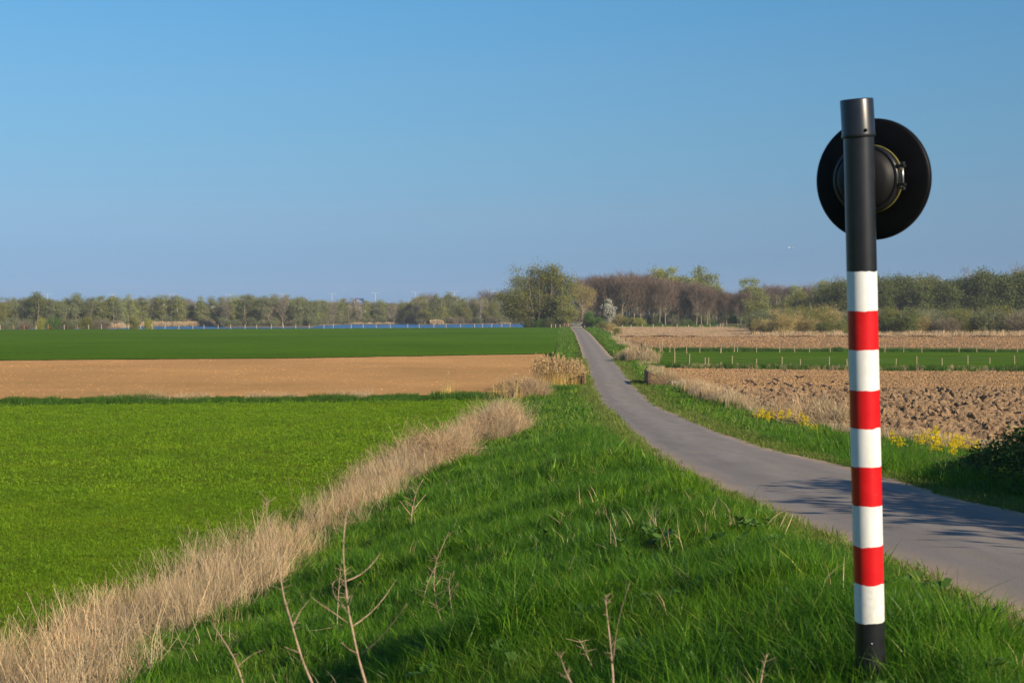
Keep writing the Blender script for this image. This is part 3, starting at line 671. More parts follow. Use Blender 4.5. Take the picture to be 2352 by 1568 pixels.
def splash(nt_, colr):   # mud splashed up the foot of the post
    g_ = N(nt_, 'ShaderNodeTexCoord'); s_ = N(nt_, 'ShaderNodeSeparateXYZ'); nt_.links.new(g_.outputs['Object'], s_.inputs[0])
    r_ = N(nt_, 'ShaderNodeMapRange'); r_.inputs['From Min'].default_value = .15; r_.inputs['From Max'].default_value = .85; r_.inputs['To Min'].default_value = .52; r_.inputs['To Max'].default_value = .75
    nt_.links.new(s_.outputs[2], r_.inputs[0]); f_ = noise(nt_, 55, 4, .7)
    g2 = N(nt_, 'ShaderNodeMath', operation='GREATER_THAN'); nt_.links.new(f_, g2.inputs[0]); nt_.links.new(r_.outputs[0], g2.inputs[1])
    m2 = N(nt_, 'ShaderNodeMath', operation='MULTIPLY'); nt_.links.new(g2.outputs[0], m2.inputs[0]); m2.inputs[1].default_value = .14
    return mixc(nt_, m2.outputs[0], colr, (.22, .16, .10))
b_w.links.new(splash(b_w, wc), bb.inputs['Base Color'])
M['rubber'] = gloss('black_rubber', (.009, .009, .010), .55, .2, 0, .25)
M['dull_black'] = gloss('dull_black', (.005, .005, .006), .5, .3, 0, .12)
M['zinc'] = simple('zinc_bolt', (.45, .46, .47), .35, .15, 40, .9)
M['seal'] = simple('yellow_seal', (.17, .16, .035), .6, .3, 60)
Bp = np.array([(1999.5 - CX) * 5.8 / F, 5.8, HC - (1512 - HY) * 5.8 / F]); Tp = np.array([(1970.5 - CX) * 5.66 / F, 5.66, HC + (HY - 226) * 5.66 / F])
post = thing('striped_post', 'tall black post with red and white bands standing in the bank grass', 'post', tuple(Bp))
ax = (Tp - Bp); Lp = np.linalg.norm(ax); axn = ax / Lp
e1 = np.cross(axn, [0, 1.0, 0]); e1 /= np.linalg.norm(e1); e2 = np.cross(axn, e1)
def t_of_row(row):
    ts = np.linspace(-.1, 1, 2000); P = Bp + ts[:, None] * ax; rws = HY + (HC - P[:, 2]) * F / P[:, 1]
    return float(np.interp(row, rws[::-1], ts[::-1]))
rad_p = .0598; NS = 64
def ring(t, seed, wav, r=rad_p):
    th = np.arange(NS) * 2 * math.pi / NS
    w = (vn(th * 2.2 + seed * 10, th * 0, 1, seed) - .5) * wav + (vn(th * 9 + seed * 10, th * 0, 1, seed + 3) - .5) * wav * .35
    w[-6:] = w[-6:] * np.linspace(1, 0, 6) + w[0] * np.linspace(0, 1, 6)
    P = (t * Lp + w)[:, None] * axn + r * (np.cos(th)[:, None] * e1 + np.sin(th)[:, None] * e2)
    return P
def sleeve(name, t0, t1, s0, s1, mat, wav=.006, r=rad_p, lab=None):
    ts = [t0, t0 + (t1 - t0) * .1, t0 + (t1 - t0) * .9, t1]
    rr = [ring(ts[0], s0, wav, r), ring(ts[1], s0, wav * .0, r), ring(ts[2], s1, 0, r), ring(ts[3], s1, wav, r)]
    V = np.concatenate(rr); Fq = []
    for i in range(3):
        for k in range(NS): Fq.append((i * NS + k, i * NS + (k + 1) % NS, (i + 1) * NS + (k + 1) % NS, (i + 1) * NS + k))
    o = link(name, mesh(name, V, np.array(Fq), mat, True), post)
    if lab: o['label'] = lab
    return o
rows = [1423, 1336, 1250, 1157, 1068, 980, 893, 802, 713, 623]
tt = [t_of_row(r_) for r_ in rows]
sleeve('base_band', t_of_row(1600), tt[0], 0, 1, M['pblack'], lab='black foot of the post in the grass')
for i in range(9):
    sleeve('white_band' if i % 2 == 0 else 'red_band', tt[i], tt[i + 1], i + 1, i + 2, M['pwhite'] if i % 2 == 0 else M['pred'])
sleeve('upper_tube', tt[9], t_of_row(300), 10, 11, M['pblack'], lab='plain black upper part of the post')
# slightly skewed cap sleeve
cap_d = axn + np.array([-.035, 0, 0]); cap_d /= np.linalg.norm(cap_d)
c0 = Bp + t_of_row(316) * ax - Bp; c1 = c0 + cap_d * (t_of_row(228) - t_of_row(316)) * Lp
g1 = np.cross(cap_d, [0, 1., 0]); g1 /= np.linalg.norm(g1); g2 = np.cross(cap_d, g1); th = np.arange(NS) * 2 * math.pi / NS
V, Fq = [], []
prof = [(.0600, .004), (.0655, .0), (.0665, .002), (.0665, .012)]
H1 = np.linalg.norm(c1 - c0)
prof += [(.0652, .02), (.0652, H1 - .006), (.0635, H1 - .001), (.0, H1)]
for r_, h_ in prof:
    for a_ in th: V.append(c0 + cap_d * h_ + r_ * (math.cos(a_) * g1 + math.sin(a_) * g2))
for i in range(len(prof) - 1):
    for k in range(NS): Fq.append((i * NS + k, i * NS + (k + 1) % NS, (i + 1) * NS + (k + 1) % NS, (i + 1) * NS + k))
cap = link('cap', mesh('cap', np.array(V), np.array(Fq), M['pblack'], True), post)
def disc_shape(centre, nrm, profile, n=64):
    """lathe profile (r, h) about nrm"""
    nrm = np.asarray(nrm, float); nrm = nrm / np.linalg.norm(nrm); a_ = np.cross(nrm, [0, 0, 1.]); a_ /= np.linalg.norm(a_); b_ = np.cross(nrm, a_)
    V, Fq = [], []
    for r_, h_ in profile:
        for k in range(n):
            q = 2 * math.pi * k / n; V.append(np.asarray(centre) + nrm * h_ + r_ * (a_ * math.cos(q) + b_ * math.sin(q)))
    for i in range(len(profile) - 1):
        for k in range(n): Fq.append((i * n + k, (i + 1) * n + k, (i + 1) * n + (k + 1) % n, i * n + (k + 1) % n))
    return np.array(V), np.array(Fq)
def on_pole(x, y):
    t = t_of_row(y); return Bp + t * ax
pb = on_pole(1982, 304) - Bp
quads_obj('screw', [disc_shape(pb + np.array([.012, -.066, 0]), [.1, -1, 0], [(.0, .006), (.005, .005), (.007, 0), (.007, -.005)], 16)], M['dull_black'], cap, True)
quads_obj('screw', [disc_shape(on_pole(0, 1470) - Bp + np.array([-.008, -.060, 0]), [0, -1, 0], [(.0, .004), (.004, .003), (.005, -.004)], 12)], M['zinc'], post, True)

yaw = R(38.5); nb = np.array([-math.sin(yaw), -math.cos(yaw), -.06]); nb /= np.linalg.norm(nb)
Dc = at(2002, 412, 5.90); rd_ = 139.3 * 5.9 / F
mir = thing('road_mirror', 'round black-backed mirror clamped behind the top of the striped post', 'mirror', tuple(Dc))
O0 = np.zeros(3)
quads_obj('back_shell', [disc_shape(O0, nb, [(.0, .012), (.10, .012), (rd_ * .6, .010), (rd_ - .012, .006), (rd_ - .003, .002), (rd_, -.004), (rd_, -.018), (rd_ - .006, -.024)], 96)], M['dull_black'], mir, True)
M['mirror'] = simple('mirror_glass', (.85, .86, .87), .04, .02, 5, 1.0)
quads_obj('mirror_face', [disc_shape(O0, nb, [(rd_ - .006, -.020), (rd_ * .7, -.034), (rd_ * .4, -.043), (.0, -.047)], 96)], M['mirror'], mir, True)
hub = quads_obj('hub', [disc_shape(O0, nb, [(.139, .006), (.136, .012), (.134, .050), (.130, .064), (.122, .068), (.118, .080), (.098, .096), (.06, .108), (.03, .112), (.0, .113)], 72)], M['rubber'], mir, True)
quads_obj('ring_clamp', [disc_shape(O0, nb, [(.135, .040), (.142, .043), (.143, .062), (.137, .067), (.130, .066)], 72)], M['pblack'], hub, True)
quads_obj('seal', [disc_shape(O0, nb, [(.1395, .009), (.1425, .012), (.1425, .015), (.139, .016)], 72)], M['seal'], hub, True)
u_ = np.cross(nb, [0, 0, 1.]); u_ /= np.linalg.norm(u_)
if u_[0] < 0: u_ = -u_
v_ = np.cross(u_, nb); v_ = v_ if v_[2] > 0 else -v_
def lug(s):
    c_ = u_ * .152 + v_ * s + nb * .052
    V, Fq = box(-.030, .016, -.013, .013, -.006, .006)
    return V @ np.stack([u_, nb, v_]) + c_, Fq
for s in (.045, -.030):
    quads_obj('lug', [lug(s)], M['pblack'], mir)
bc = u_ * .158 + nb * .052
quads_obj('bolt', [tube([bc + v_ * -.052, bc + v_ * .056], [.0045, .0045], 10)], M['zinc'], mir, True)
for s in (.056, -.046):
    quads_obj('nut', [tube([bc + v_ * (s - .005), bc + v_ * (s + .005)], [.010, .010], 6)], M['pblack'], mir)
quads_obj('arm', [tube([nb * .09, nb * .12 + np.array([-.01, 0, 0]), on_pole(0, 412) - Dc + np.array([0, .03, 0])], [.030, .026, .026], 16)], M['pblack'], mir, True)
dotp = at(2041.5, 323, 5.88) - Dc
quads_obj('rivet', [disc_shape(dotp + nb * .0, nb, [(.0, .012), (.003, .011), (.0045, .006)], 12)], M['seal'], mir, True)

# ------------------------------------------------------------------ trees
K = F / 1.0
NS2D = 2352 / 4096.0
def leaf_cols(*c): return list(c)
M['l_willow'] = leafy('willow_leaf', [(0.188, 0.201, 0.052), (0.251, 0.262, 0.062), (0.163, 0.171, 0.047), (0.302, 0.293, 0.083), (0.201, 0.232, 0.052)], .35, .7, .14)
M['l_poplar'] = leafy('young_poplar_leaf', [(0.276, 0.305, 0.093), (0.352, 0.378, 0.124), (0.226, 0.244, 0.083), (0.327, 0.366, 0.104)], .4, .7, .18)
M['l_grey'] = leafy('grey_olive_leaf', [(.145, .165, .075), (.20, .225, .10), (.11, .13, .06), (.25, .26, .13), (.16, .19, .08)], .25, .7, .28)
M['l_beech'] = leafy('bare_beech_twig', [(.135, .095, .072), (.19, .135, .10), (.10, .07, .055), (.23, .165, .12)], .1, .8, .22)
M['l_yellow'] = leafy('yellow_green_leaf', [(0.352, 0.366, 0.062), (0.427, 0.415, 0.083), (0.276, 0.305, 0.052)], .4, .7, .1)
M['l_tan'] = leafy('tan_willow_twig', [(0.377, 0.293, 0.114), (0.452, 0.354, 0.145), (0.302, 0.244, 0.088), (0.352, 0.317, 0.104)], .2, .7, .15)
M['l_brown'] = leafy('brown_shrub_twig', [(.21, .175, .12), (.27, .23, .16), (.16, .13, .09), (.22, .21, .12)], .15, .8, .18)
M['l_hedge'] = leafy('hawthorn_leaf', [(0.075, 0.171, 0.021), (0.113, 0.232, 0.026), (0.063, 0.134, 0.017), (0.151, 0.268, 0.031)], .35, .6, .1)
M['l_dark'] = leafy('dark_wood_leaf', [(0.094, 0.122, 0.036), (0.138, 0.171, 0.047), (0.075, 0.098, 0.031), (0.188, 0.220, 0.052)], .3, .7, .25)
M['l_bloss'] = leafy('white_blossom', [(.62, .60, .50), (.7, .68, .6), (.2, .22, .1)], .3, .7, .05)

def crown(nl, C, rc, ls, r, twig=None, up=.4, axis0=None, anis=.8):
    ci = r.integers(0, len(C), nl); P = C[ci] + r.normal(0, 1, (nl, 3)) * rc[ci][:, None] * np.array([1, 1, anis])
    P[:, 2] = np.maximum(P[:, 2], .15)
    if twig is None:
        a = r.normal(size=(nl, 3)); a /= np.linalg.norm(a, axis=1)[:, None]
        b_ = np.cross(a, r.normal(size=(nl, 3))); b_ /= np.linalg.norm(b_, axis=1)[:, None]
        s = ls * r.uniform(.6, 1.4, nl)[:, None]
        V = np.stack([P + a * s, P - a * s * .5 + b_ * s * .8, P - a * s * .5 - b_ * s * .8], 1).reshape(-1, 3)
    else:
        ln, wd = twig
        d = (P - axis0) * np.array([1, 1, .3]); d /= np.linalg.norm(d, axis=1)[:, None] + 1e-6
        d = d * .7 + np.array([0, 0, up]) + r.normal(0, .35, (nl, 3)); d /= np.linalg.norm(d, axis=1)[:, None]
        sd = np.cross(d, r.normal(size=(nl, 3))); sd /= np.linalg.norm(sd, axis=1)[:, None]
        L = ln * r.uniform(.5, 1.3, nl)[:, None]
        V = np.stack([P - sd * wd, P + sd * wd, P + d * L], 1).reshape(-1, 3)
    return V, np.arange(3 * nl).reshape(-1, 3)
def make_tree(seed, H, lobes, ncl, nleaf, ls, ntwig, tw, base=.2, stems_=1, rc=.07, bark='bark', leaf='l_willow', up=.5, trunk_r=.018, spread=.12, attach=.55):
    r = np.random.default_rng(seed)
    lob = np.array(lobes, float) * H   # cx, cy, cz, rx, rz
    w = lob[:, 3] ** 2 * lob[:, 4]; w /= w.sum()
    C = []
    while len(C) < ncl:
        l = lob[r.choice(len(lob), p=w)]
        d = r.normal(size=3); d /= np.linalg.norm(d); q = r.random() ** .42
        c = np.array([l[0] + d[0] * l[3] * q, l[1] + d[1] * l[3] * q, l[2] + d[2] * l[4] * q])
        if c[2] > base * H * .6: C.append(c)
    C = np.array(C); rcs = H * rc * r.uniform(.6, 1.4, ncl)
    roots = []
    parts = []
    for s in range(stems_):
        a = 2 * math.pi * (s + r.random() * .6) / stems_; ln = spread * H * (0 if stems_ == 1 else 1) + .02 * H
        tp = np.array([math.cos(a) * ln, math.sin(a) * ln, H * r.uniform(.8, .93)]); b0 = np.array([math.cos(a), math.sin(a), 0]) * (0 if stems_ == 1 else .015 * H)
        P = [b0 * (1 - t) + tp * t ** 1 + np.array([math.cos(a), math.sin(a), 0]) * ln * .3 * math.sin(t * 3.1) + r.normal(0, .008 * H, 3) * (t > 0) for t in np.linspace(0, 1, 6)]
        rr = [trunk_r * H * (1 - t) ** .8 * (1 if stems_ == 1 else .6) + .003 * H for t in np.linspace(0, 1, 6)]
        P[0][2] = -.3; parts.append(tube(P, rr, 5, False)); roots.append(np.array(P))
    for c, rc_ in zip(C, rcs):
        S = roots[r.integers(0, stems_)] if stems_ > 1 else roots[0]
        if stems_ > 1: S = min(roots, key=lambda q: np.linalg.norm((q[3] - c)[:2]) + r.random() * .05 * H)
        hz = np.clip(c[2] * attach + r.normal(0, .03) * H, base * H * .35, H * .85)
        p0 = np.array([np.interp(hz, S[:, 2], S[:, i]) for i in range(3)])
        mid = (p0 + c) / 2 + np.array([0, 0, -.12 * np.linalg.norm((c - p0)[:2])]) + r.normal(0, .012 * H, 3)
        r0 = .0062 * H * r.uniform(.6, 1.1)
        parts.append(tube([p0, mid, c], [r0, r0 * .6, r0 * .25], 3, False))
        for k in range(3):
            e = c + r.normal(0, 1, 3) * rc_ * 1.2 + np.array([0, 0, rc_ * .5])
            q = mid * .4 + c * .6; parts.append(tube([q, e], [r0 * .3, r0 * .1], 3, False))
    tV, tF = join(parts)
    cr = []
    ax0 = np.array([0, 0, H * .35])
    if nleaf: cr.append(crown(nleaf, C, rcs, ls, r))
    if ntwig: cr.append(crown(ntwig, C, rcs * 1.1, 0, r, tw, up, ax0))
    cV, cF = join(cr)
    return mesh('trunk', tV, tF, M[bark]), mesh('crown', cV, cF, M[leaf]), H
KINDS = {}
def kind(name, nvar, **kw):
    fn = kw.pop('lobefn'); KINDS[name] = []
    for v in range(nvar):
        r = np.random.default_rng(hash(name) % 1000 + v if False else sum(map(ord, name)) * 7 + v)
        KINDS[name].append(make_tree(sum(map(ord, name)) * 13 + v, lobes=fn(r), **kw))
def round_l(wr, n, z0=.42, z1=.8):
    def f(r):
        L = []
        for i in range(n):
            a = 6.283 * i / n + r.random(); q = wr * r.uniform(.25, .62)
            z = r.uniform(z0, z1); L.append((math.cos(a) * q, math.sin(a) * q, z, wr * r.uniform(.4, .55), min(z * .8, (.97 - z)) * r.uniform(.8, 1)))
        L.append((0, 0, .78, wr * .4, .2)); return L
    return f
def tall_l(wr):
    def f(r):
        return [(r.normal() * wr * .25, r.normal() * wr * .25, z, wr * s, .17) for z, s in ((.3, .7), (.5, .95), (.7, .8), (.84, .5))]
    return f
kind('poplar_tree', 4, H=13, lobefn=tall_l(.15), ncl=34, nleaf=3800, ls=.17, ntwig=900, tw=(.9, .03), rc=.045, bark='bark_w', leaf='l_poplar', trunk_r=.010)
kind('grey_tree', 4, H=13, lobefn=round_l(.26, 4), ncl=40, nleaf=4600, ls=.18, ntwig=1300, tw=(.9, .03), rc=.055, leaf='l_grey', stems_=2, trunk_r=.014)
kind('olive_tree', 3, H=13, lobefn=round_l(.33, 5, .3, .75), ncl=44, nleaf=5200, ls=.18, ntwig=900, tw=(.8, .03), rc=.06, leaf='l_willow', stems_=3, trunk_r=.014)
kind('beech_tree', 4, H=14, lobefn=round_l(.30, 4, .58, .8), ncl=44, nleaf=0, ls=.1, ntwig=5200, tw=(1.0, .028), rc=.06, base=.45, leaf='l_beech', bark='bark', up=.9, trunk_r=.013, attach=.5)
kind('bare_tree', 3, H=13, lobefn=tall_l(.2), ncl=34, nleaf=300, ls=.12, ntwig=2600, tw=(1.0, .03), rc=.05, leaf='l_brown', bark='bark_w', up=.7, trunk_r=.012)
kind('dark_tree', 4, H=15, lobefn=round_l(.24, 5, .35, .8), ncl=44, nleaf=5200, ls=.20, ntwig=500, tw=(.8, .03), rc=.055, leaf='l_dark', bark='bark', trunk_r=.011)
kind('spring_tree', 3, H=16, lobefn=round_l(.22, 4, .5, .85), ncl=40, nleaf=3200, ls=.16, ntwig=900, tw=(.9, .03), rc=.045, leaf='l_yellow', trunk_r=.012)
kind('willow_bush', 3, H=5.5, lobefn=lambda r: [(r.normal() * .2, r.normal() * .2, .38, .5, .42), (-.3, 0, .32, .35, .34), (.32, .1, .3, .36, .34), (0, .2, .5, .35, .38)], ncl=60, nleaf=3000, ls=.09, ntwig=6500, tw=(.55, .018), rc=.08, base=.05, stems_=5, leaf='l_tan', up=.8, trunk_r=.012, spread=.25)
kind('olive_bush', 3, H=5, lobefn=lambda r: [(0, 0, .42, .42, .44), (-.22, 0, .36, .35, .36), (.25, .1, .33, .36, .34)], ncl=50, nleaf=4200, ls=.10, ntwig=3500, tw=(.5, .02), rc=.08, base=.05, stems_=5, leaf='l_grey', up=.8, trunk_r=.012, spread=.2)
kind('brown_bush', 2, H=5, lobefn=lambda r: [(0, 0, .42, .45, .44), (-.25, 0, .36, .35, .36), (.28, .1, .33, .36, .34)], ncl=50, nleaf=900, ls=.09, ntwig=6000, tw=(.55, .02), rc=.08, base=.05, stems_=5, leaf='l_brown', up=.8, trunk_r=.012, spread=.2)
kind('hawthorn_tree', 2, H=7, lobefn=lambda r: [(0, 0, .55, .22, .42), (.05, 0, .3, .24, .28), (-.06, 0, .42, .24, .3)], ncl=50, nleaf=6000, ls=.13, ntwig=300, tw=(.4, .02), rc=.055, base=.05, stems_=2, leaf='l_hedge', trunk_r=.014)
kind('blossom_tree', 1, H=8, lobefn=tall_l(.18), ncl=46, nleaf=3200, ls=.15, ntwig=500, tw=(.6, .02), rc=.04, base=.1, leaf='l_bloss', trunk_r=.014)
kind('big_willow', 1, H=16, lobefn=lambda r: [(-.36, 0, .45, .24, .24), (-.30, .05, .80, .12, .15), (-.09, .1, .80, .19, .19), (.17, 0, .78, .18, .20), (.36, 0, .62, .16, .22), (.28, .1, .36, .26, .24), (0, .1, .38, .3, .28), (-.3, .1, .22, .22, .15)],
     ncl=260, nleaf=52000, ls=.15, ntwig=9000, tw=(.8, .022), rc=.058, base=.05, stems_=7, leaf='l_willow', bark='bark_d', trunk_r=.013, spread=.22, attach=.45)

used = {}
def place(kd, xn, topn, Y, label, cat, group, wf=1.0, zb=None, rz=None, name=None, cmat=None, real_x=None):
    v = KINDS[kd][int(rng.integers(0, len(KINDS[kd])))]
    X = (xn * NS2D - CX) * Y / F if real_x is None else real_x
    zb = float(T(X, Y, False)) if zb is None else zb
    H = HC + (HY - topn * NS2D) * Y / F - zb
    s = H / (v[2] * .985)
    o = thing(name or kd, label, cat, (X, Y, zb), rng.uniform(0, 6.28) if rz is None else rz, group)
    o.scale = (s * wf, s * wf, s)
    link('trunk', v[0], o)
    c = link('crown', v[1], o)
    if cmat:
        c.material_slots[0].link = 'OBJECT'; c.material_slots[0].material = M[cmat]
    return o
ORD = ['first', 'second', 'third', 'fourth', 'fifth', 'sixth', 'seventh', 'eighth', 'ninth', 'tenth', 'eleventh', 'twelfth', 'thirteenth', 'fourteenth', 'fifteenth', 'sixteenth', 'seventeenth', 'eighteenth', 'nineteenth', 'twentieth', 'twenty-first', 'twenty-second', 'twenty-third', 'twenty-fourth', 'twenty-fifth']
masts = [189, 450, 693, 920, 1132, 1328, 1501, 1662, 1818, 1965]
def zone_left(x):
    k = sum(x > m_ for m_ in masts)
    if k == 0: return 'left of the first lamp mast'
    if k == len(masts): return 'right of the last lamp mast'
    return f'between the {ORD[k-1]} and {ORD[k]} lamp masts'
def zone_right(x):
    Z = [(2420, 'at the road end beside the gate'), (2600, 'behind the white blossoming tree'), (2830, 'behind the middle pasture fence'), (3040, 'around the two bright hawthorns'), (3400, 'above the tan willow bushes'), (3720, 'just right of the striped post'), (3900, 'far right above the brown bushes'), (9999, 'at the right edge of the picture')]
    for z, t in Z:
        if x < z: return t
DESC = {'poplar_tree': 'slender pale-leaved poplar', 'grey_tree': 'grey-olive tree', 'olive_tree': 'broad olive-green tree', 'beech_tree': 'bare brown beech', 'bare_tree': 'leafless pale-trunked tree', 'dark_tree': 'dark green woodland tree', 'spring_tree': 'yellow-green spring tree'}
batch = []
def flush(zone_fn, group, where):
    cnt = {}
    for kd, x, top, Y, wf, zb, row in sorted(batch, key=lambda t: t[1]):
        z = zone_fn(x); key = (kd, z, row); i = cnt.get(key, 0); cnt[key] = i + 1
        rowt = {0: '', 1: 'rear '}[row]
        lab = f'{ORD[i]} {rowt}{DESC[kd]} from the left, {where}{z}'
        place(kd, x, top, Y, lab, 'tree', group, wf, zb, name=kd)
    batch.clear()
ZL = -1.2
def shoreY(x): return np.interp(x, [-300, 0, 480, 500, 560, 870, 890, 1255, 1275, 1400, 1650, 1670, 1760, 1800, 2000, 2100], [470, 472, 478, 500, 530, 538, 506, 508, 560, 600, 612, 590, 592, 610, 612, 640])
topsL = ([-120, 0, 71, 104, 147, 180, 208, 250, 262, 298, 330, 351, 375, 402, 431, 470, 520, 560, 620, 700, 760, 800, 860, 885, 930, 985, 1030, 1075, 1130, 1180, 1230, 1262, 1290, 1310, 1350, 1375, 1390, 1424, 1445, 1470, 1495, 1530, 1545, 1590, 1612, 1632, 1668, 1700, 1735, 1780, 1800, 1835, 1870, 1900, 1930, 1990, 2010, 2040],
         [1190, 1186, 1188, 1196, 1173, 1200, 1188, 1215, 1208, 1178, 1205, 1187, 1179, 1178, 1182, 1190, 1183, 1186, 1181, 1184, 1180, 1183, 1192, 1180, 1186, 1173, 1184, 1182, 1183, 1186, 1194, 1200, 1196, 1200, 1200, 1190, 1195, 1187, 1204, 1197, 1205, 1198, 1210, 1210, 1196, 1198, 1180, 1178, 1182, 1176, 1173, 1176, 1184, 1182, 1186, 1192, 1200, 1210])
for x0, x1, kinds_, step in ((-100, 450, ['olive_tree', 'grey_tree', 'grey_tree', 'poplar_tree', 'olive_tree'], 27), (450, 885, ['bare_tree', 'poplar_tree', 'bare_tree', 'grey_tree', 'poplar_tree'], 19),
                             (885, 1262, ['grey_tree', 'olive_tree', 'grey_tree', 'bare_tree', 'poplar_tree'], 19), (1262, 1660, ['poplar_tree', 'bare_tree', 'poplar_tree', 'grey_tree'], 19),
                             (1660, 2075, ['olive_tree', 'grey_tree', 'bare_tree', 'poplar_tree', 'olive_tree'], 21)):
    x = x0; i = 0
    while x < x1:
        gap = 765 < x < 880 or 1362 < x < 1450
        kd = kinds_[int(rng.integers(0, len(kinds_)))]
        tp = np.interp(x, *topsL) + abs(rng.normal(0, 5)) - 1 + (30 if gap and rng.random() < .5 else 0)
        batch.append((kd, x, tp, shoreY(x) + 6 + rng.random() * 10, 1.0 if kd != 'poplar_tree' else 1.2, ZL, 0))
        if not gap: batch.append((kinds_[int(rng.integers(0, len(kinds_)))], x + step * .5, tp + rng.uniform(0, 10), shoreY(x) + 28 + rng.random() * 20, 1.0, ZL, 1))
        x += step * rng.uniform(.75, 1.2); i += 1
flush(zone_left, 'trees along the far shore', '')
for x, tp, kd in ((1950, 1160, 'beech_tree'), (1712, 1178, 'beech_tree'), (2012, 1170, 'beech_tree'), (1690, 1182, 'beech_tree')):
    place(kd, x, tp, 690, f'reddish bare tree top behind the shore, {zone_left(x)}' + (', slightly lower' if x == 1690 else ''), 'tree', 'reddish bare trees behind the far shore', 1.25, ZL)
# open crowned dark trees standing taller on the left
place('grey_tree', 147, 1173, 480, 'tall dark dense tree just left of the first lamp mast', 'tree', None, 1.0, ZL, cmat='l_dark')
place('grey_tree', 303, 1177, 488, 'tall dark tree with open forked crown and sky showing through', 'tree', None, 1.05, ZL, cmat='l_dark')
# shrubs on the near bank of the lake
for i, (x, tp, wf, kd, cm, lab) in enumerate(((215, 1258, .8, 'olive_bush', 'l_hedge', 'fresh green bush by the first lamp mast behind the orange stakes'), (165, 1262, .6, 'olive_bush', 'l_yellow', 'small yellow-green bush left of the fresh green one'), (350, 1258, 1.1, 'olive_bush', 'l_willow', 'widest dome-shaped olive bush on the near bank'), (405, 1262, 1.0, 'brown_bush', None, 'brown bush just right of the widest olive bush'),
                                           (275, 1268, .9, 'olive_bush', None, 'low grey-olive bush between the green and the domed bush'), (535, 1250, .62, 'olive_bush', 'l_willow', 'upright yellowish bush standing before the water'), (595, 1262, .5, 'olive_bush', 'l_yellow', 'narrow yellow-green bush right of the upright one'), (235, 1290, 1.3, 'brown_bush', None, 'low brown shrub at the foot of the fresh green bush'), (20, 1275, 1.2, 'olive_bush', None, 'grey-olive bush at the left edge by the fence'), (100, 1285, 1.3, 'brown_bush', None, 'low brown shrub between the first orange stakes'))):
    X = (x * NS2D - CX) * 365 / F; Y = float(farE(X)) + 9
    place(kd, x, tp, Y, lab, 'bush', 'bushes on the near lake bank', wf, cmat=cm)
# the big willow group at the end of the road
place('big_willow', 2158, 1066, 386, 'huge spreading many-stemmed willow left of the road end', 'tree', None, 1.12, 0, rz=0)
place('olive_tree', 2262, 1150, 380, 'smaller olive tree leaning toward the gate beside the huge willow', 'tree', None, .9, 0, cmat='l_willow')
place('dark_tree', 2225, 1190, 384, 'dark low tree in front of the huge willow', 'tree', None, 1.3, 0)
place('dark_tree', 2265, 1215, 396, 'dark round low tree behind the tan reed heap', 'tree', None, 1.5, 0)
place('olive_bush', 2110, 1265, 378, 'dark undergrowth bush at the willow foot, left one', 'bush', 'undergrowth bushes at the willow foot', 1.2, 0, cmat='l_dark')
place('olive_bush', 2160, 1272, 378, 'dark undergrowth bush at the willow foot, middle one', 'bush', 'undergrowth bushes at the willow foot', 1.1, 0, cmat='l_hedge')
place('olive_bush', 2195, 1262, 377, 'dark undergrowth bush beside the tan reed heap', 'bush', 'undergrowth bushes at the willow foot', 1.1, 0, cmat='l_dark')
place('beech_tree', 2330, 1140, 400, 'leaning bare tree with fine horizontal twigs above the gate', 'tree', None, 1.0, 0, cmat='l_tan')
place('brown_bush', 2300, 1215, 402, 'tan twiggy thicket behind the galvanised gate', 'bush', None, 1.4, 0)
# wood on the right
topsB = ([2290, 2309, 2344, 2395, 2446, 2523, 2587, 2689, 2760, 2868, 2990], [1165, 1127, 1119, 1113, 1111, 1101, 1109, 1128, 1140, 1160, 1172])
x = 2318
while x < 2990:
    batch.append(('beech_tree', x, np.interp(x, *topsB) + rng.normal(2, 6), 432 + rng.random() * 14, rng.uniform(.75, 1.15), 0, 0))
    batch.append(('beech_tree', x + 10, np.interp(x, *topsB) + 4 + rng.random() * 8, 458 + rng.random() * 16, .95, 0, 1))
    x += rng.uniform(20, 30)
for xx, tp, w in ((2605, 1078, .8), (2645, 1071, 1.), (2668, 1065, 1.), (2700, 1078, 1.), (2728, 1068, 1.05), (2758, 1079, 1.), (2787, 1090, .9), (2820, 1077, 1.0), (2846, 1090, .9), (2868, 1118, .8), (2880, 1135, .8)):
    batch.append(('spring_tree' if xx in (2645, 2668) else 'poplar_tree', xx, tp, 490 + rng.random() * 8, w * (1.3 if xx not in (2645, 2668) else 1), 0, 0))
for xx, tp, w in ((2978, 1111, .8), (3014, 1111, .9), (3040, 1120, .9), (3174, 1140, .9), (3204, 1153, 1), (3296, 1119, 1.1)):
    batch.append(('poplar_tree', xx, tp, 470, w * 1.2, 0, 0))
x = 3060
while x < 3330:
    batch.append(('beech_tree', x, 1146 + rng.uniform(-4, 12), 480 + rng.random() * 12, 1.0, 0, 0)); x += rng.uniform(28, 40)
for x_, tp, w in ((3120, 1168, 1.2), (3180, 1165, 1.2), (3235, 1160, 1.1), (3270, 1135, 1)):
    batch.append(('olive_tree', x_, tp, 400 + rng.random() * 20, w, 0, 0))
topsD = ([3300, 3334, 3370, 3400, 3530, 3591, 3625, 3665, 3733, 3767, 3800, 3828, 3875, 3899, 3946, 4010, 4044, 4085, 4300], [1119, 1106, 1120, 1112, 1096, 1093, 1087, 1106, 1104, 1092, 1104, 1098, 1077, 1082, 1078, 1081, 1073, 1062, 1045])
x = 3300
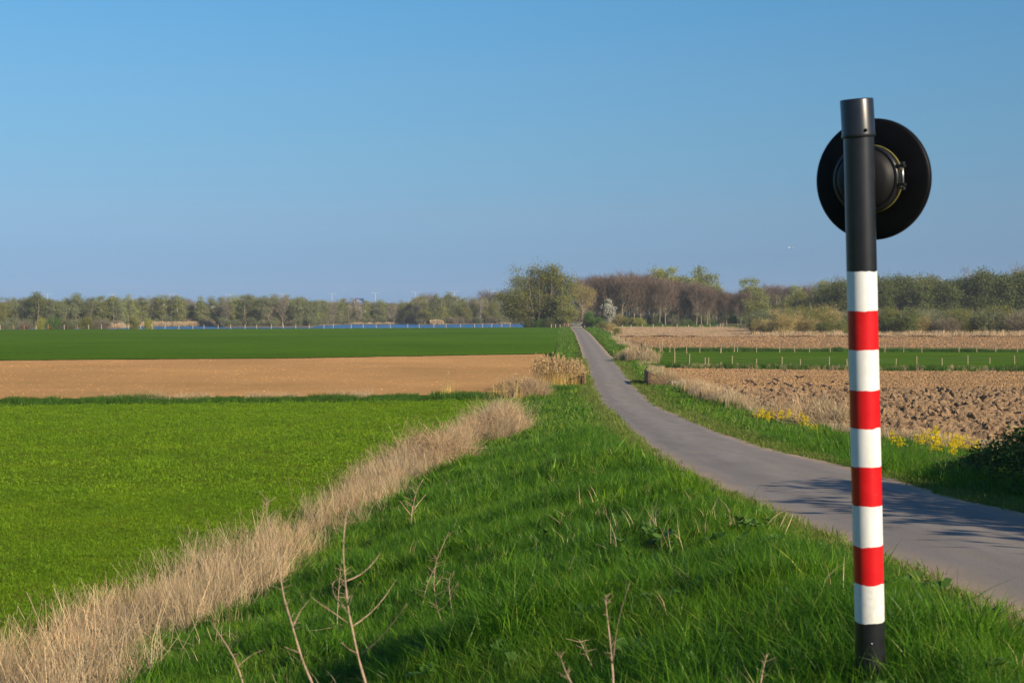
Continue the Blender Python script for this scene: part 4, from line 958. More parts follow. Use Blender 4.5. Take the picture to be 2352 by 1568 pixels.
while x < 4560:
    kd = 'dark_tree' if rng.random() < .62 else ('olive_tree' if rng.random() < .6 else 'bare_tree')
    batch.append((kd, x, np.interp(x, *topsD) + abs(rng.normal(0, 4)), 395 + rng.random() * 25, 1., 0, 0))
    batch.append(('dark_tree', x + 12, np.interp(x, *topsD) + 8 + rng.random() * 25, 375 + rng.random() * 12, 1.15, 0, 1))
    x += rng.uniform(24, 36)
flush(zone_right, 'trees of the wood right of the road', '')
place('olive_tree', 3030, 1152, 402, 'round green willow above the right hawthorn', 'tree', None, 1.15, 0, cmat='l_willow')
place('spring_tree', 3330, 1130, 398, 'yellowish leafy tree beside the left edge of the post', 'tree', None, 1.1, 0)
# hawthorns, blossom, bushes
place('hawthorn_tree', 2932, 1245, 408, 'left one of two bright green hawthorns by the wooden rail', 'tree', 'bright hawthorns', 1.25, 0)
place('hawthorn_tree', 3005, 1237, 406, 'right and taller one of two bright green hawthorns', 'tree', 'bright hawthorns', 1.15, 0)
place('blossom_tree', 2440, 1196, 400, 'narrow tree covered in white blossom before the brown wood', 'tree', None, 1.0, 0)
for x, tp, Yb, kd, cm, wf, lab in ((2357, 1237, 371, 'hawthorn_tree', None, 1.35, 'dense green bush hiding most of the dark car'), (2395, 1262, 367, 'olive_bush', 'l_hedge', 1.0, 'small green bush right of the one hiding the car'),
        (2420, 1275, 340, 'brown_bush', 'l_willow', 1.0, 'twiggy hedge shrub by the road, farthest of three'), (2445, 1285, 305, 'olive_bush', 'l_tan', 1.0, 'twiggy hedge shrub by the road, middle of three'), (2468, 1305, 268, 'olive_bush', 'l_willow', 1.0, 'twiggy hedge shrub by the road, nearest of three'),
        (2520, 1262, 418, 'olive_bush', 'l_willow', 1.3, 'yellow-green coppice right of the blossoming tree'), (2560, 1265, 416, 'olive_bush', 'l_yellow', 1.2, 'yellow coppice shoots before the beech trunks'), (2480, 1250, 420, 'olive_bush', 'l_tan', 1.2, 'olive coppice directly right of the blossoming tree'),
        (2705, 1272, 392, 'brown_bush', 'l_grey', .8, 'small round grey bush standing in the pasture fence'), (2640, 1284, 425, 'olive_bush', 'l_hedge', 1.2, 'low green undergrowth at the wood edge, left'), (2760, 1280, 424, 'olive_bush', 'l_hedge', 1.5, 'low green undergrowth at the wood edge, middle'), (2855, 1282, 423, 'olive_bush', 'l_hedge', 1.2, 'low green undergrowth at the wood edge, right')):
    place(kd, x, tp, Yb, lab, 'bush', None, wf, cmat=cm)
for x, tp, Yb, kd, cm, wf, lab in ((3135, 1228, 262, 'willow_bush', None, 1.05, 'biggest tan willow bush at the edge of the tilled field'), (3060, 1262, 266, 'willow_bush', None, 1.0, 'tan willow bush at the left end of the row'), (3210, 1235, 268, 'willow_bush', None, 1.0, 'tan willow bush right of the biggest one'),
        (3230, 1200, 285, 'willow_bush', 'l_willow', 1.2, 'tall olive-tan bush behind the biggest tan bush'), (3300, 1204, 285, 'willow_bush', None, 1.1, 'tall tan bush left of the striped post'), (3170, 1215, 300, 'brown_bush', None, 1.3, 'brown twiggy bush behind the biggest tan bush'),
        (3345, 1270, 264, 'olive_bush', 'l_willow', 1.25, 'rounded grey-green bush touching the left side of the post'), (3290, 1275, 264, 'willow_bush', 'l_dark', .9, 'dark bush between tan bush and rounded bush'),  # second bush here takes the dark leaf colour
        (3430, 1225, 275, 'olive_bush', None, 1.2, 'bush hidden largely behind the striped post'), (3560, 1215, 275, 'olive_bush', 'l_willow', 1.15, 'tall olive bush right of the striped post'), (3625, 1218, 270, 'olive_bush', 'l_dark', 1.1, 'dark olive bush right of the tall olive one'), (3680, 1245, 272, 'brown_bush', 'l_tan', 1.1, 'greenish brown bush before the reeds'),
        (3785, 1250, 270, 'brown_bush', None, 1.3, 'domed brown bush in the middle of the right row'), (3890, 1262, 270, 'olive_bush', 'l_yellow', 1.1, 'yellow-green low bush right of the domed brown one'), (3960, 1222, 268, 'olive_bush', None, 1.2, 'large grey-olive bush in the right row'), (4010, 1205, 280, 'olive_bush', 'l_willow', 1.2, 'tallest olive bush behind the right row'),
        (4080, 1222, 268, 'brown_bush', None, 1.2, 'brown bush cut by the right edge of the picture'), (4160, 1215, 268, 'willow_bush', None, 1.2, 'tan bush beyond the right edge'), (3850, 1215, 290, 'willow_bush', 'l_willow', 1.2, 'olive bush behind the domed brown one'), (3720, 1215, 292, 'brown_bush', 'l_grey', 1.2, 'greyish bush behind the brown ones')):
    place(kd, x, tp, Yb, lab, 'bush', 'bushes along the tilled field', wf, cmat=cm)
# dense low growth nobody could count: wood floor and shore thickets
und = []
for i, (kd, cm) in enumerate((('olive_bush', None), ('brown_bush', None), ('olive_bush', None))):
    und.append(bpy.data.objects.new('thicket', KINDS[kd][i % 2][1]))
und_g = bpy.data.objects.new('thicket', KINDS['dark_tree'][0][1].copy()); 
n = 420; xn = rng.uniform(-100, 2080, n); Y = shoreY(xn) + rng.uniform(2, 22, n); X = (xn * NS2D - CX) * Y / F
scatter('shore_thicket', und, np.stack([X, Y, np.full(n, ZL)], 1), rots(n, .05), rng.uniform(.35, .8, n), rng.integers(0, 3, n), 'low brown and olive thicket under the trees of the far shore', 'thicket')
n = 330; xn = rng.uniform(2350, 4560, n); Y = np.where(xn < 3020, rng.uniform(440, 475, n), rng.uniform(300, 392, n)); X = (xn * NS2D - CX) * Y / F
scatter('wood_thicket', und, np.stack([X, Y, X * 0], 1), rots(n, .05), np.where(xn < 3020, rng.uniform(.4, .75, n), rng.uniform(.7, 1.1, n)), rng.integers(0, 3, n), 'brushwood filling the floor of the right wood', 'thicket')
# reeds on the far shore
shr = [src('shore_reeds', stems(60, 1.8, .9, 2.2, .09, .08, 300 + i, False), M['straw']) for i in range(3)]
xn = np.concatenate([rng.uniform(560, 860, 260), rng.uniform(440, 520, 40), rng.uniform(1400, 1650, 90), rng.uniform(1732, 1762, 30), rng.uniform(1990, 2040, 20)])
Y = shoreY(xn) + rng.uniform(-1, 4, len(xn)); X = (xn * NS2D - CX) * Y / F
sc_ = np.where(xn < 900, rng.uniform(.5, .95, len(xn)), rng.uniform(.25, .5, len(xn))); sc_ = np.where((xn > 1730) & (xn < 1765), .95, sc_)
scatter('shore_reeds', shr, np.stack([X, Y, np.full(len(xn), ZL - .2)], 1), rots(len(xn), .05), sc_, rng.integers(0, 3, len(xn)), 'strip of tan reeds along the far shore', 'reeds')
n = 260; xn = rng.uniform(3020, 4250, n); Y = rng.uniform(252, 262, n); X = (xn * NS2D - CX) * Y / F
scatter('dry_verge', shr, np.stack([X, Y, X * 0], 1), rots(n, .1), rng.uniform(.25, .6, n), rng.integers(0, 3, n), 'pale dry grass below the bushes of the tilled field', 'dry grass')
# distant forest band closing the horizon
n = 2600; xn = rng.uniform(-300, 4500, n); Y = rng.uniform(1000, 1120, n); X = (xn * NS2D - CX) * Y / F
fw = [bpy.data.objects.new('forest_tree', KINDS[k][1][1]) for k in ('grey_tree', 'beech_tree', 'dark_tree')]
scatter('distant_forest', fw, np.stack([X, Y, X * 0 - 3.], 1), rots(n, .03), rng.uniform(.55, .95, n), rng.integers(0, 3, n), 'distant forest band along the horizon', 'forest')

# water and far bank
tag(link('lake', mesh('lake', *[np.array([(-900, 330, -1.5), (60, 330, -1.5), (60, 1400, -1.5), (-900, 1400, -1.5)]), np.array([(0, 1, 2, 3)])], M['water'])), kind='structure')
xn = np.linspace(-900, 2100, 160); Ysh = shoreY(xn) + (fbm(xn, xn * 0, 60, 3) - .5) * 6
V = []; 
for k, (dy, z) in enumerate(((-3, -1.9), (0, -1.42), (3, -1.15), (40, -1.0), (900, -1.0))):
    Yk = Ysh + dy; V.append(np.stack([(xn * NS2D - CX) * (Ysh + dy * (k < 4)) / F if k < 4 else (xn * NS2D - CX) * Yk / F, Yk, np.full(160, z)], 1))
V = np.concatenate(V); i = (np.arange(4)[:, None] * 160 + np.arange(159)[None, :]).ravel()
tag(link('far_bank', mesh('far_bank', V, np.stack([i, i + 1, i + 161, i + 160], 1), M['mud'], True)), kind='structure')

# ------------------------------------------------------------------ motorway far behind the lake
M['concrete'] = simple('pale_concrete', (.42, .38, .33), .85, .12, .5)
M['steel_l'] = simple('pale_steel', (.55, .57, .58), .5, .08, 5, .3)
M['white_body'] = simple('white_truck_side', (.75, .75, .73), .5, .04, 1)
M['yellow_body'] = simple('yellow_truck_side', (.75, .42, .03), .5, .08, 1)
M['tyre'] = simple('tyre', (.02, .02, .02), .9, .2, 20)
M['blue_sign'] = simple('blue_sign', (.02, .07, .2), .5, .1, 3)
M['green_glass'] = simple('green_panel', (.10, .20, .16), .35, .15, 2)
M['bank_grass'] = M['pasture']
YM = 850.0
def XM(xn, Y=YM): return (xn * NS2D - CX) * Y / F
xa, xb_ = XM(-300), XM(1985)
V = np.array([(x, y, z) for x in (xa, xb_) for (y, z) in ((828, -1), (838, 3), (872, 3), (884, -1))])
tag(link('motorway_bank', mesh('motorway_bank', V, np.array([(0, 4, 5, 1), (1, 5, 6, 2), (2, 6, 7, 3)]), M['bank_grass'])), kind='structure')
mast_v = tube([(0, 0, -.2), (0, 0, 11.3)], [.16, .10], 6)
arm_v = tube([(-1.6, 0, 11.25), (0, 0, 11.15), (1.6, 0, 11.25)], [.07, .08, .07], 5)
mm = mesh('mast', mast_v[0], mast_v[1][:-12], M['steel_l']); am = mesh('crossarm', arm_v[0], arm_v[1][:-10], M['steel_l']); lv = box(-.5, .5, -.2, .2, -.1, .12); lm = mesh('lamp_head', lv[0], lv[1], M['steel_l'])
tops = [1175, 1176, 1176, 1176, 1174, 1173, 1170, 1166, 1165, 1163]
for i, (x, tp) in enumerate(zip(masts, tops)):
    o = thing('lamp_mast', f'{ORD[i]} twin-headed motorway lamp mast from the left', 'lamp post', (XM(x), YM, 3.0), 0, 'motorway lamp masts')
    s = (HC + (HY - tp * NS2D) * YM / F - 3.0) / 11.35; o.scale = (1, 1, s)
    link('mast', mm, o); link('crossarm', am, o)
    for sx in (-1.9, 1.9): link('lamp_head', lm, o, loc=(sx, 0, 11.25))
def truck(x0, x1, mat, label, Y=846):
    X0, X1 = XM(x0, Y), XM(x1, Y); Ln = X1 - X0
    o = thing('truck', label, 'truck', ((X0 + X1) / 2, Y, 3.02), 0, 'trucks on the motorway'); h = Ln / 2
    quads_obj('cargo_box', [box(-h, h - 2.6, -1.25, 1.25, 1.0, 4.0)], mat, o)
    V, Fq = box(h - 2.3, h, -1.2, 1.2, .7, 3.4); V[(V[:, 0] > h - .1) & (V[:, 2] > 2), 0] -= .5
    c = quads_obj('cab', [(V, Fq)], M['white_body'], o); quads_obj('windscreen', [box(h - .32, h - .2, -1.0, 1.0, 2.1, 2.9)], M['blue_sign'], c)
    for wx in (-h + 1, -h + 2.2, h - 3.2, h - 1.2):
        quads_obj('wheel', [tube([(wx, -1.25, .5), (wx, -.9, .5)], [.5, .5], 10)], M['tyre'], o)
truck(771, 812, M['white_body'], 'white truck seen through the trees left of the peninsula, front one')
truck(838, 878, M['white_body'], 'white truck seen through the trees left of the peninsula, rear one')
truck(1367, 1414, M['white_body'], 'long white truck showing above the shore trees before the yellow one')
truck(1417, 1447, M['yellow_body'], 'yellow truck under the dark blue sign board')
o = thing('sign_gantry', 'dark blue road sign board on posts above the yellow truck', 'road sign', (XM(1437, 842), 842, 3.0))
quads_obj('board', [box(-2.7, 2.7, -.1, .1, 5.2, 8.4)], M['blue_sign'], o)
for sx in (-1.8, 1.8): quads_obj('post', [tube([(sx, .2, 0), (sx, .2, 8.2)], [.12, .12], 6)], M['steel_l'], o)
M['board_white'] = simple('board_white', (.5, .55, .6), .5, .05, 3)
for z in (5.9, 6.6, 7.4): quads_obj('text_line', [box(-1.8, 1.6 - (z - 5.9), -.13, -.11, z, z + .28)], M['board_white'], o)
o = thing('guard_rail', 'pale guard rail of the motorway at the left edge', 'guard rail', (XM(250), 838, 3.02))
L_ = XM(500) - XM(-100)
quads_obj('rail', [box(-L_ / 2, L_ / 2, -.05, .05, .45, .8)], M['steel_l'], o)
pv = box(-.08, .08, .05, .17, 0, .8); pm = mesh('post', pv[0], pv[1], M['steel_l'])
for k in range(24): link('post', pm, o, loc=(-L_ / 2 + (k + .5) * L_ / 24, 0, 0))
# viaduct with green screens
o = thing('viaduct', 'beige concrete viaduct with green noise screens left of the huge willow', 'viaduct', (XM(2040, 800), 800, -1))
def ZV(yn): return HC + (HY - yn * NS2D) * 800 / F + 1
xa = XM(1990, 800) - XM(2040, 800); xe = XM(2330, 800) - XM(2040, 800)
quads_obj('deck', [box(xa, xe, 0, 12, ZV(1246), ZV(1233))], M['concrete'], o)
quads_obj('railing', [box(xa, xe, -.1, .05, ZV(1229), ZV(1227.5))], M['steel_l'], o)
np_ = 22; w_ = (xe - xa) / np_
pv = box(.08, w_ - .08, .1, .2, ZV(1231.5), ZV(1216)); pm = mesh('screen_panel', pv[0], pv[1], M['green_glass'])
pv = box(-.09, .09, .05, .25, ZV(1233), ZV(1215)); sm = mesh('screen_post', pv[0], pv[1], M['steel_l'])
for k in range(np_): link('screen_panel', pm, o, loc=(xa + k * w_, 0, 0)); link('screen_post', sm, o, loc=(xa + k * w_, 0, 0))
for k in range(4): quads_obj('pier', [box(xa + 9 + k * 18, xa + 10.5 + k * 18, 2, 10, 0, ZV(1246) - .01)], M['concrete'], o)

# ------------------------------------------------------------------ fences
M['post_wood'] = simple('weathered_post', (.33, .26, .15), .85, .25, 12)
M['post_pale'] = simple('pale_post', (.55, .45, .34), .85, .15, 12)
M['post_orange'] = simple('orange_post', (.62, .16, .06), .7, .15, 12)
M['post_dark'] = simple('dark_post', (.10, .075, .045), .9, .3, 12)
M['wire'] = simple('fence_wire', (.30, .30, .29), .5, .1, 30, .6)
PM = {}
def post_mesh(mt_, h=1.2, r=.055):
    k = (mt_, round(h, 2), r)
    if k not in PM:
        V, Fq = tube([(0, 0, -.3), (0, 0, h - .015), (0, 0, h)], [r * 1.03, r, r * .75], 8)
        bad = Fq[:, 0] == Fq[:, 3]; PM[k] = mesh('post', V, [Fq[~bad], Fq[bad][:, :3]], M[mt_])
    return PM[k]
def fence(name, label, plist, wires=(.5, .85), r=.055, wire_r=.004):
    """plist: (X, Y, height, lean, material, optional label)"""
    plist = sorted(plist, key=lambda p: p[0]); X0, Y0 = plist[0][0], plist[0][1]; z0 = float(T(X0, Y0))
    o = thing(name, label, 'fence', (X0, Y0, z0)); tops_ = []
    for p in plist:
        z = float(T(p[0], p[1])) - z0
        c = link('post', post_mesh(p[4], p[2], r), o, loc=(p[0] - X0, p[1] - Y0, z), rot=(rng.normal(0, .02), p[3], rng.uniform(0, 6)))
        c.rotation_euler = (0, p[3], 0)
        if len(p) > 5: c['label'] = p[5]
        tops_.append((p[0] - X0, p[1] - Y0, z, p[2], p[3]))
    if wires:
        parts = []
        for a_, b_ in zip(tops_[:-1], tops_[1:]):
            for f_ in wires:
                A = np.array([a_[0] + math.sin(a_[4]) * a_[3] * f_, a_[1] - r, a_[2] + a_[3] * f_]); B_ = np.array([b_[0] + math.sin(b_[4]) * b_[3] * f_, b_[1] - r, b_[2] + b_[3] * f_])
                mid = (A + B_) / 2 - np.array([0, 0, .015]); parts.append(tube([A, mid, B_], [wire_r] * 3, 4, False))
        quads_obj('wire', parts, M['wire'], o)
    return o
def base_pt(xn, yn): return px(xn * NS2D, yn * NS2D)
# lake fence: orange and pale stakes
lx = [5 / 3.36, 177 / 3.36, 325 / 3.36, 484 / 3.36, 644 / 3.36, 864 / 3.36, 1040 / 3.36, 1190 / 3.36, 1363 / 3.36, 1552 / 3.36, 1726 / 3.36, 1890 / 3.36, 2044 / 3.36, 2218 / 3.36]
lx += [700 + v / 3.36 for v in (50, 238, 390, 580, 750, 940, 1097, 1295, 1455, 1622, 1802, 2000, 2128)]
lx += [1400 + v / 3.36 for v in (17, 177, 352, 541, 775, 930, 1127, 1292, 1482, 1675, 1783, 1905, 2041, 2150)]
org = {1, 2, 4, 6, 9}
pl_ = []
for i, x in enumerate(lx):
    X = 0.; Y = 350.
    for _ in range(5): X = (x * NS2D - CX) * Y / F; Y = float(farE(X)) + 1.0
    t = (X, Y, 1.12 + rng.uniform(-.08, .12), rng.normal(0, .03), 'post_orange' if i in org else 'post_pale')
    if i in org: t = t + ('orange painted stake',)
    pl_.append(t)
fence('lake_fence', 'long stake and wire fence between wheat field and lake', pl_, (.55, .9), .06, .006)
# pasture fences right of the road
def conv(lst, sx, ox, oy, mt_='post_wood'):
    out = []
    for (x, t, b_) in lst:
        xn, tn, bn = ox + x / sx, oy + t / sx, oy + b_ / sx
        X, Y = base_pt(xn, bn); out.append((X, Y, (bn - tn) * NS2D * Y / F, rng.normal(0, .03), mt_))
    return out
S7, S1 = 2.94, 1.9666
near = conv([(1205, 305, 432), (1280, 345, 432), (1465, 320, 470), (1638, 338, 470), (1822, 380, 478), (1862, 380, 482), (2140, 362, 488)], S7, 2200, 1300) + \
       conv([(247, 165, 228), (447, 150, 230), (592, 168, 228), (820, 150, 225), (960, 168, 228), (1345, 165, 212), (1508, 145, 220), (1707, 160, 222), (1910, 138, 214), (2083, 155, 208), (2278, 140, 210)], S1, 2900, 1350)
near += [(near[-1][0] + 5 * k, near[-1][1] - .8 * k, 1.15, .02, 'post_wood') for k in (1, 2, 3)]
fence('pasture_fence', 'wire fence with leaning posts on the near side of the green strip', near, (.35, .62, .9), .05, .005)
farf = conv([(927, 165, 280), (1120, 190, 305), (1283, 205, 305), (1300, 240, 312), (1318, 165, 312), (1408, 240, 322), (1465, 262, 325), (1608, 250, 337), (1760, 250, 327), (2005, 265, 332), (2013, 232, 332), (2167, 205, 322), (2205, 260, 322)], S7, 2200, 1300) + \
       conv([(247, 75, 118), (430, 68, 122), (548, 72, 120), (664, 68, 120), (828, 70, 118), (1257, 60, 119), (1405, 60, 117), (1549, 60, 120), (1841, 58, 117), (1980, 65, 117), (2130, 58, 117), (2300, 85, 118)], S1, 2900, 1350)
farf += [(farf[-1][0] + 6 * k, farf[-1][1] - 1.0 * k, 1.2, .02, 'post_wood') for k in (1, 2, 3)]
fence('pasture_fence', 'wire fence with thin posts on the far side of the green strip', farf, (.5, .85), .05, .006)
# roadside fence running away
rl = []
for k, (x, b_, h_) in enumerate(((700, 128, 28), (722, 137, 30), (745, 146, 30), (762, 152, 45), (780, 160, 50), (800, 170, 52), (832, 195, 45), (850, 205, 48), (870, 215, 48), (895, 235, 55), (920, 262, 50), (945, 280, 55), (975, 300, 48), (1025, 330, 70))):
    X, Y = px((2200 + x / S7) * NS2D, (1300 + b_ / S7) * NS2D); rl.append((X, Y, max(.9, min(1.3, h_ / S7 * NS2D * Y / F)), rng.normal(0, .04), 'post_dark' if k % 3 == 0 else 'post_wood'))
fence('roadside_fence', 'close-set old posts running along the right roadside into the distance', rl, (.7,), .05, .005)
# corner post with its diagonal brace
X, Y = base_pt(2200 + 1082 / S7, 1300 + 432 / S7)
o = thing('corner_post', 'thick dark corner post with a diagonal brace by the bleached thicket', 'post', (X, Y, float(T(X, Y))))
quads_obj('upright', [tube([(0, 0, -.3), (0, 0, 1.72), (0, 0, 1.76)], [.11, .10, .06], 10)], M['post_dark'], o)
quads_obj('upright', [tube([(.35, .2, -.3), (.36, .2, 1.25), (.36, .2, 1.28)], [.08, .08, .04], 8)], M['post_dark'], o)
quads_obj('brace', [tube([(.08, -.02, 1.5), (1.2, -.1, .05)], [.055, .06], 8)], M['post_dark'], o)
# fence behind the stubble
bk = conv([(65, 862, 916), (195, 862, 914), (388, 860, 912), (545, 865, 916), (700, 868, 916), (738, 878, 916), (838, 865, 918), (940, 875, 916), (975, 850, 914), (1185, 870, 915), (1270, 880, 916)], 3.36, 2600, 1040, 'post_pale') + conv([(1803, 1010, 1066), (1940, 1018, 1074), (2075, 1012, 1072), (2250, 1012, 1066)], 3.92, 2000, 1040, 'post_pale')
bk = [(p[0], p[1] + 4, min(p[2], 1.5), p[3], p[4]) for p in bk]
fence('pasture_fence', 'pale post fence between the stubble and the far pasture', bk, (.5, .9), .07, .008)
# slanting log rail by the hawthorns
Yr = 396.; 
def PR(xn, yn): return np.array([(xn * NS2D - CX) * Yr / F, Yr, HC + (HY - yn * NS2D) * Yr / F])
A = PR(2843, 1309); o = thing('log_rail', 'dark slanting log rail ending at the hawthorns', 'rail', (A[0], A[1], 0))
O_ = np.array([A[0], A[1], 0])
quads_obj('rail', [tube([A - O_, PR(2889, 1296) - O_], [.16, .16], 8)], M['post_dark'], o)
quads_obj('rail', [tube([PR(2889, 1297) - O_, PR(2985, 1296) - O_], [.12, .12], 8)], M['post_dark'], o)
quads_obj('rail', [tube([PR(2895, 1303) - O_, PR(2985, 1303) - O_], [.10, .10], 8)], M['post_dark'], o)
for x in (2889, 2895, 2908, 2952, 2983): p = PR(x, 1293) - O_; quads_obj('post', [tube([(p[0], 0.2, -.3), (p[0], 0.2, p[2])], [.12, .11], 8)], M['post_pale'], o)

# ------------------------------------------------------------------ end of the road: gate, sill, car
M['galv'] = simple('galvanised', (.50, .54, .56), .4, .1, 8, .5)
M['post_red'] = simple('reddish_post', (.42, .17, .12), .8, .15, 10)
Yg = 395.
def XG(xn): return (xn * NS2D - CX) * Yg / F
g0 = XG(2276); gl = XG(2322) - g0
o = thing('field_gate', 'galvanised tubular gate closing the end of the road', 'gate', (g0, Yg, 0))
for z in (.28, .48, .68, .88, 1.22): quads_obj('rail', [tube([(0, 0, z), (gl, 0, z)], [.032, .032], 8)], M['galv'], o)
for x in (0, gl * .41, gl * .78, gl): quads_obj('stile', [tube([(x, -.05, .22), (x, -.05, 1.25)], [.035, .035], 8)], M['galv'], o)
quads_obj('hanging_post', [tube([(-.22, 0, -.3), (-.16, 0, 1.42), (-.16, 0, 1.46)], [.15, .14, .09], 10)], M['post_red'], o)
quads_obj('closing_post', [tube([(gl + .2, 0, -.3), (gl + .2, 0, 1.35)], [.13, .12], 10)], M['post_wood'], o)
o = thing('side_rail', 'short double rail between pale post and reddish gate post', 'rail', (XG(2259), Yg, 0))
quads_obj('post', [tube([(0, 0, -.3), (0, 0, 1.32), (0, 0, 1.36)], [.15, .14, .09], 10)], M['post_pale'], o)
for z in (.65, 1.2): quads_obj('rail', [tube([(.1, 0, z), (XG(2272) - XG(2259), 0, z)], [.04, .04], 8)], M['galv'], o)
quads_obj('kerb_sill', [box(13.6, 19.2, 384, 385.6, -.05, .16)], M['concrete'], None)
bpy.data.objects['kerb_sill'].location = (0, 0, 0); tag(bpy.data.objects['kerb_sill'], 'pale concrete sill across the road before the gate', 'sill')
# small stakes before the tan reed heap
for i, x in enumerate((2205, 2212, 2222, 2232, 2240, 2249)):
    X, Y = (x * NS2D - CX) * 372 / F, 372; z = float(T(X, Y)); st_ = link('stake', post_mesh('post_dark' if i % 2 else 'post_pale', .95, .08), loc=(X, Y, z))
    tag(st_, f'{ORD[i]} short stake from the left before the tan reed heap', 'stake', 'short stakes before the reed heap')
# car
M['car_paint'] = simple('dark_car_paint', (.012, .018, .032), .25, .1, 3, .3, 0, .8)
M['car_glass'] = simple('car_glass', (.03, .05, .07), .08, .1, 3)
M['tail'] = simple('tail_lamp', (.35, .01, .01), .3, .1, 10); M['plate'] = simple('number_plate', (.7, .6, .1), .5, .05, 10)
car = thing('parked_car', 'dark blue hatchback half hidden by the green bush beside the gate', 'car', (20.5, 379.5, 0), R(8))
sec = [  # x along length, half width low/top, z low, belt z, roof z
    (-2.0, .70, .35, .80, .85, .2), (-1.85, .84, .25, .98, 1.05, .5), (-1.45, .86, .22, .95, 1.44, .58), (-.6, .87, .22, .93, 1.50, .62), (.35, .87, .22, .92, 1.46, .6), (1.0, .86, .22, .90, .96, .62), (1.8, .82, .25, .78, .80, .6), (2.05, .66, .32, .62, .64, .4)]
V = []
for (x, w, zl, zb_, zt_, tw_) in sec:
    V += [(x, -w * .9, zl), (x, -w, (zl + zb_) / 2), (x, -w * .96, zb_), (x, -tw_ if zt_ > 1.1 else -w * .8, zt_), (x, tw_ if zt_ > 1.1 else w * .8, zt_), (x, w * .96, zb_), (x, w, (zl + zb_) / 2), (x, w * .9, zl)]
Fq = [(i * 8 + k, (i + 1) * 8 + k, (i + 1) * 8 + (k + 1) % 8, i * 8 + (k + 1) % 8) for i in range(len(sec) - 1) for k in range(8)]
Fq += [(0, 1, 2, 3), (0, 3, 4, 7), (4, 5, 6, 7)] + [tuple((len(sec) - 1) * 8 + v for v in q) for q in ((3, 2, 1, 0), (7, 4, 3, 0), (7, 6, 5, 4))]
link('body', mesh('body', np.array(V), np.array(Fq), M['car_paint'], False), car)
for s in (-1, 1):
    V, Fq = np.array([(-1.35, s * .848, 1.0), (.75, s * .845, .97), (.28, s * .66, 1.40), (-1.2, s * .655, 1.39), (-1.35, s * .83, 1.0), (.75, s * .83, .97), (.28, s * .62, 1.40), (-1.2, s * .62, 1.39)]), np.array([(0, 1, 2, 3), (4, 5, 6, 7), (0, 4, 7, 3), (1, 5, 6, 2), (3, 7, 6, 2), (0, 4, 5, 1)])
    quads_obj('side_window', [(V, Fq)], M['car_glass'], car)
    for x in (-1.3, 1.3):
        wv = disc_shape((x, s * .80, .31), (0, s, 0), [(.0, .04), (.19, .045), (.2, .05), (.30, .06), (.31, .0), (.31, -.12), (.0, -.12)], 20)
        w_o = quads_obj('wheel', [wv], M['tyre'], car, True); quads_obj('rim', [disc_shape((x, s * .80, .31), (0, s, 0), [(.0, .075), (.17, .07), (.2, .055)], 16)], M['galv'], w_o)
    quads_obj('tail_lamp', [box(-1.99, -1.83, s * .66 - .12, s * .66 + .12, .72, .98)], M['tail'], car)
    quads_obj('headlight', [box(1.86, 2.0, s * .6 - .15, s * .6 + .15, .58, .72)], M['steel_l'], car)
quads_obj('rear_window', [(np.array([(-1.88, -.60, 1.04), (-1.88, .60, 1.04), (-1.53, .50, 1.38), (-1.53, -.50, 1.38), (-1.8, -.60, 1.04), (-1.8, .60, 1.04), (-1.45, .50, 1.38), (-1.45, -.50, 1.38)]), np.array([(0, 1, 2, 3), (4, 5, 6, 7), (0, 4, 5, 1), (3, 7, 6, 2)]))], M['car_glass'], car)
quads_obj('number_plate', [box(-2.03, -2.0, -.25, .25, .5, .61)], M['plate'], car)

# ------------------------------------------------------------------ culvert: rusty plates, concrete pipe
m, nt, b = new_mat('rusty_steel'); M['rust'] = m
f = noise(nt, 6, 6, .7, sc=(1, 1, .35)); nt.links.new(ramp(nt, f, [(.3, (.16, .06, .03)), (.5, (.36, .15, .07)), (.7, (.46, .23, .11))]), b.inputs['Base Color']); b.inputs['Roughness'].default_value = .85; bump(nt, b, f, .5, .01)
M['rust_d'] = simple('dark_rust', (.09, .05, .035), .85, .3, 15)
def plate(label, near_, far_, h, side, zb):
    n_, f_ = np.array(near_), np.array(far_); d = f_ - n_; L__ = np.linalg.norm(d); ang = math.atan2(d[1], d[0])
    o = thing('culvert_plate', label, 'culvert plate', (n_[0], n_[1], zb), ang, 'rusty plates on the culvert')
    # corrugated steel sheet
    xs_ = np.linspace(0, L__, 33); yo = .03 * np.sign(np.sin(xs_ * 12)) 
    V = []; 
    for x_, y_ in zip(xs_, yo): V += [(x_, y_ - .012, 0 - .25), (x_, y_ + .012, -.25), (x_, y_ + .012, h), (x_, y_ - .012, h)]
    Fq = [(i * 4 + k, (i + 1) * 4 + k, (i + 1) * 4 + (k + 1) % 4, i * 4 + (k + 1) % 4) for i in range(32) for k in range(4)] + [(3, 2, 1, 0), (128, 129, 130, 131)]
    quads_obj('sheet', [(np.array(V), np.array(Fq))], M['rust'], o)
    quads_obj('top_beam', [box(-.05, L__ + .05, -.07, .07, h + .003, h + .09)], M['rust_d'], o)
    quads_obj('bottom_beam', [box(-.05, L__ + .05, -.07, .07, -.12, -.03)], M['rust_d'], o)
    quads_obj('end_post', [box(-.09, -.052, -.08, .08, -.3, h + .1)], M['rust_d'], o)
    for t in (.1, L__ * .55):
        quads_obj('strut', [tube([(t, side * .07, h - .03), (t, side * 1.0, h * .5)], [.035, .035], 6)], M['rust_d'], o)
    return o
plate('rusty corrugated plate with two struts on the right roadside', (8.78, 91.0), (8.88, 95.0), .58, -1, .20)
plate('rusty plate half hidden by golden reeds on the left roadside', (4.55, 90.6), (4.75, 94.0), .60, 1, .10)
Xp, Yp = px(1549.5, 887.5)
o = thing('concrete_pipe', 'pale broken concrete pipe end in the bank by the crow field', 'pipe', (Xp, Yp, .15), R(200))
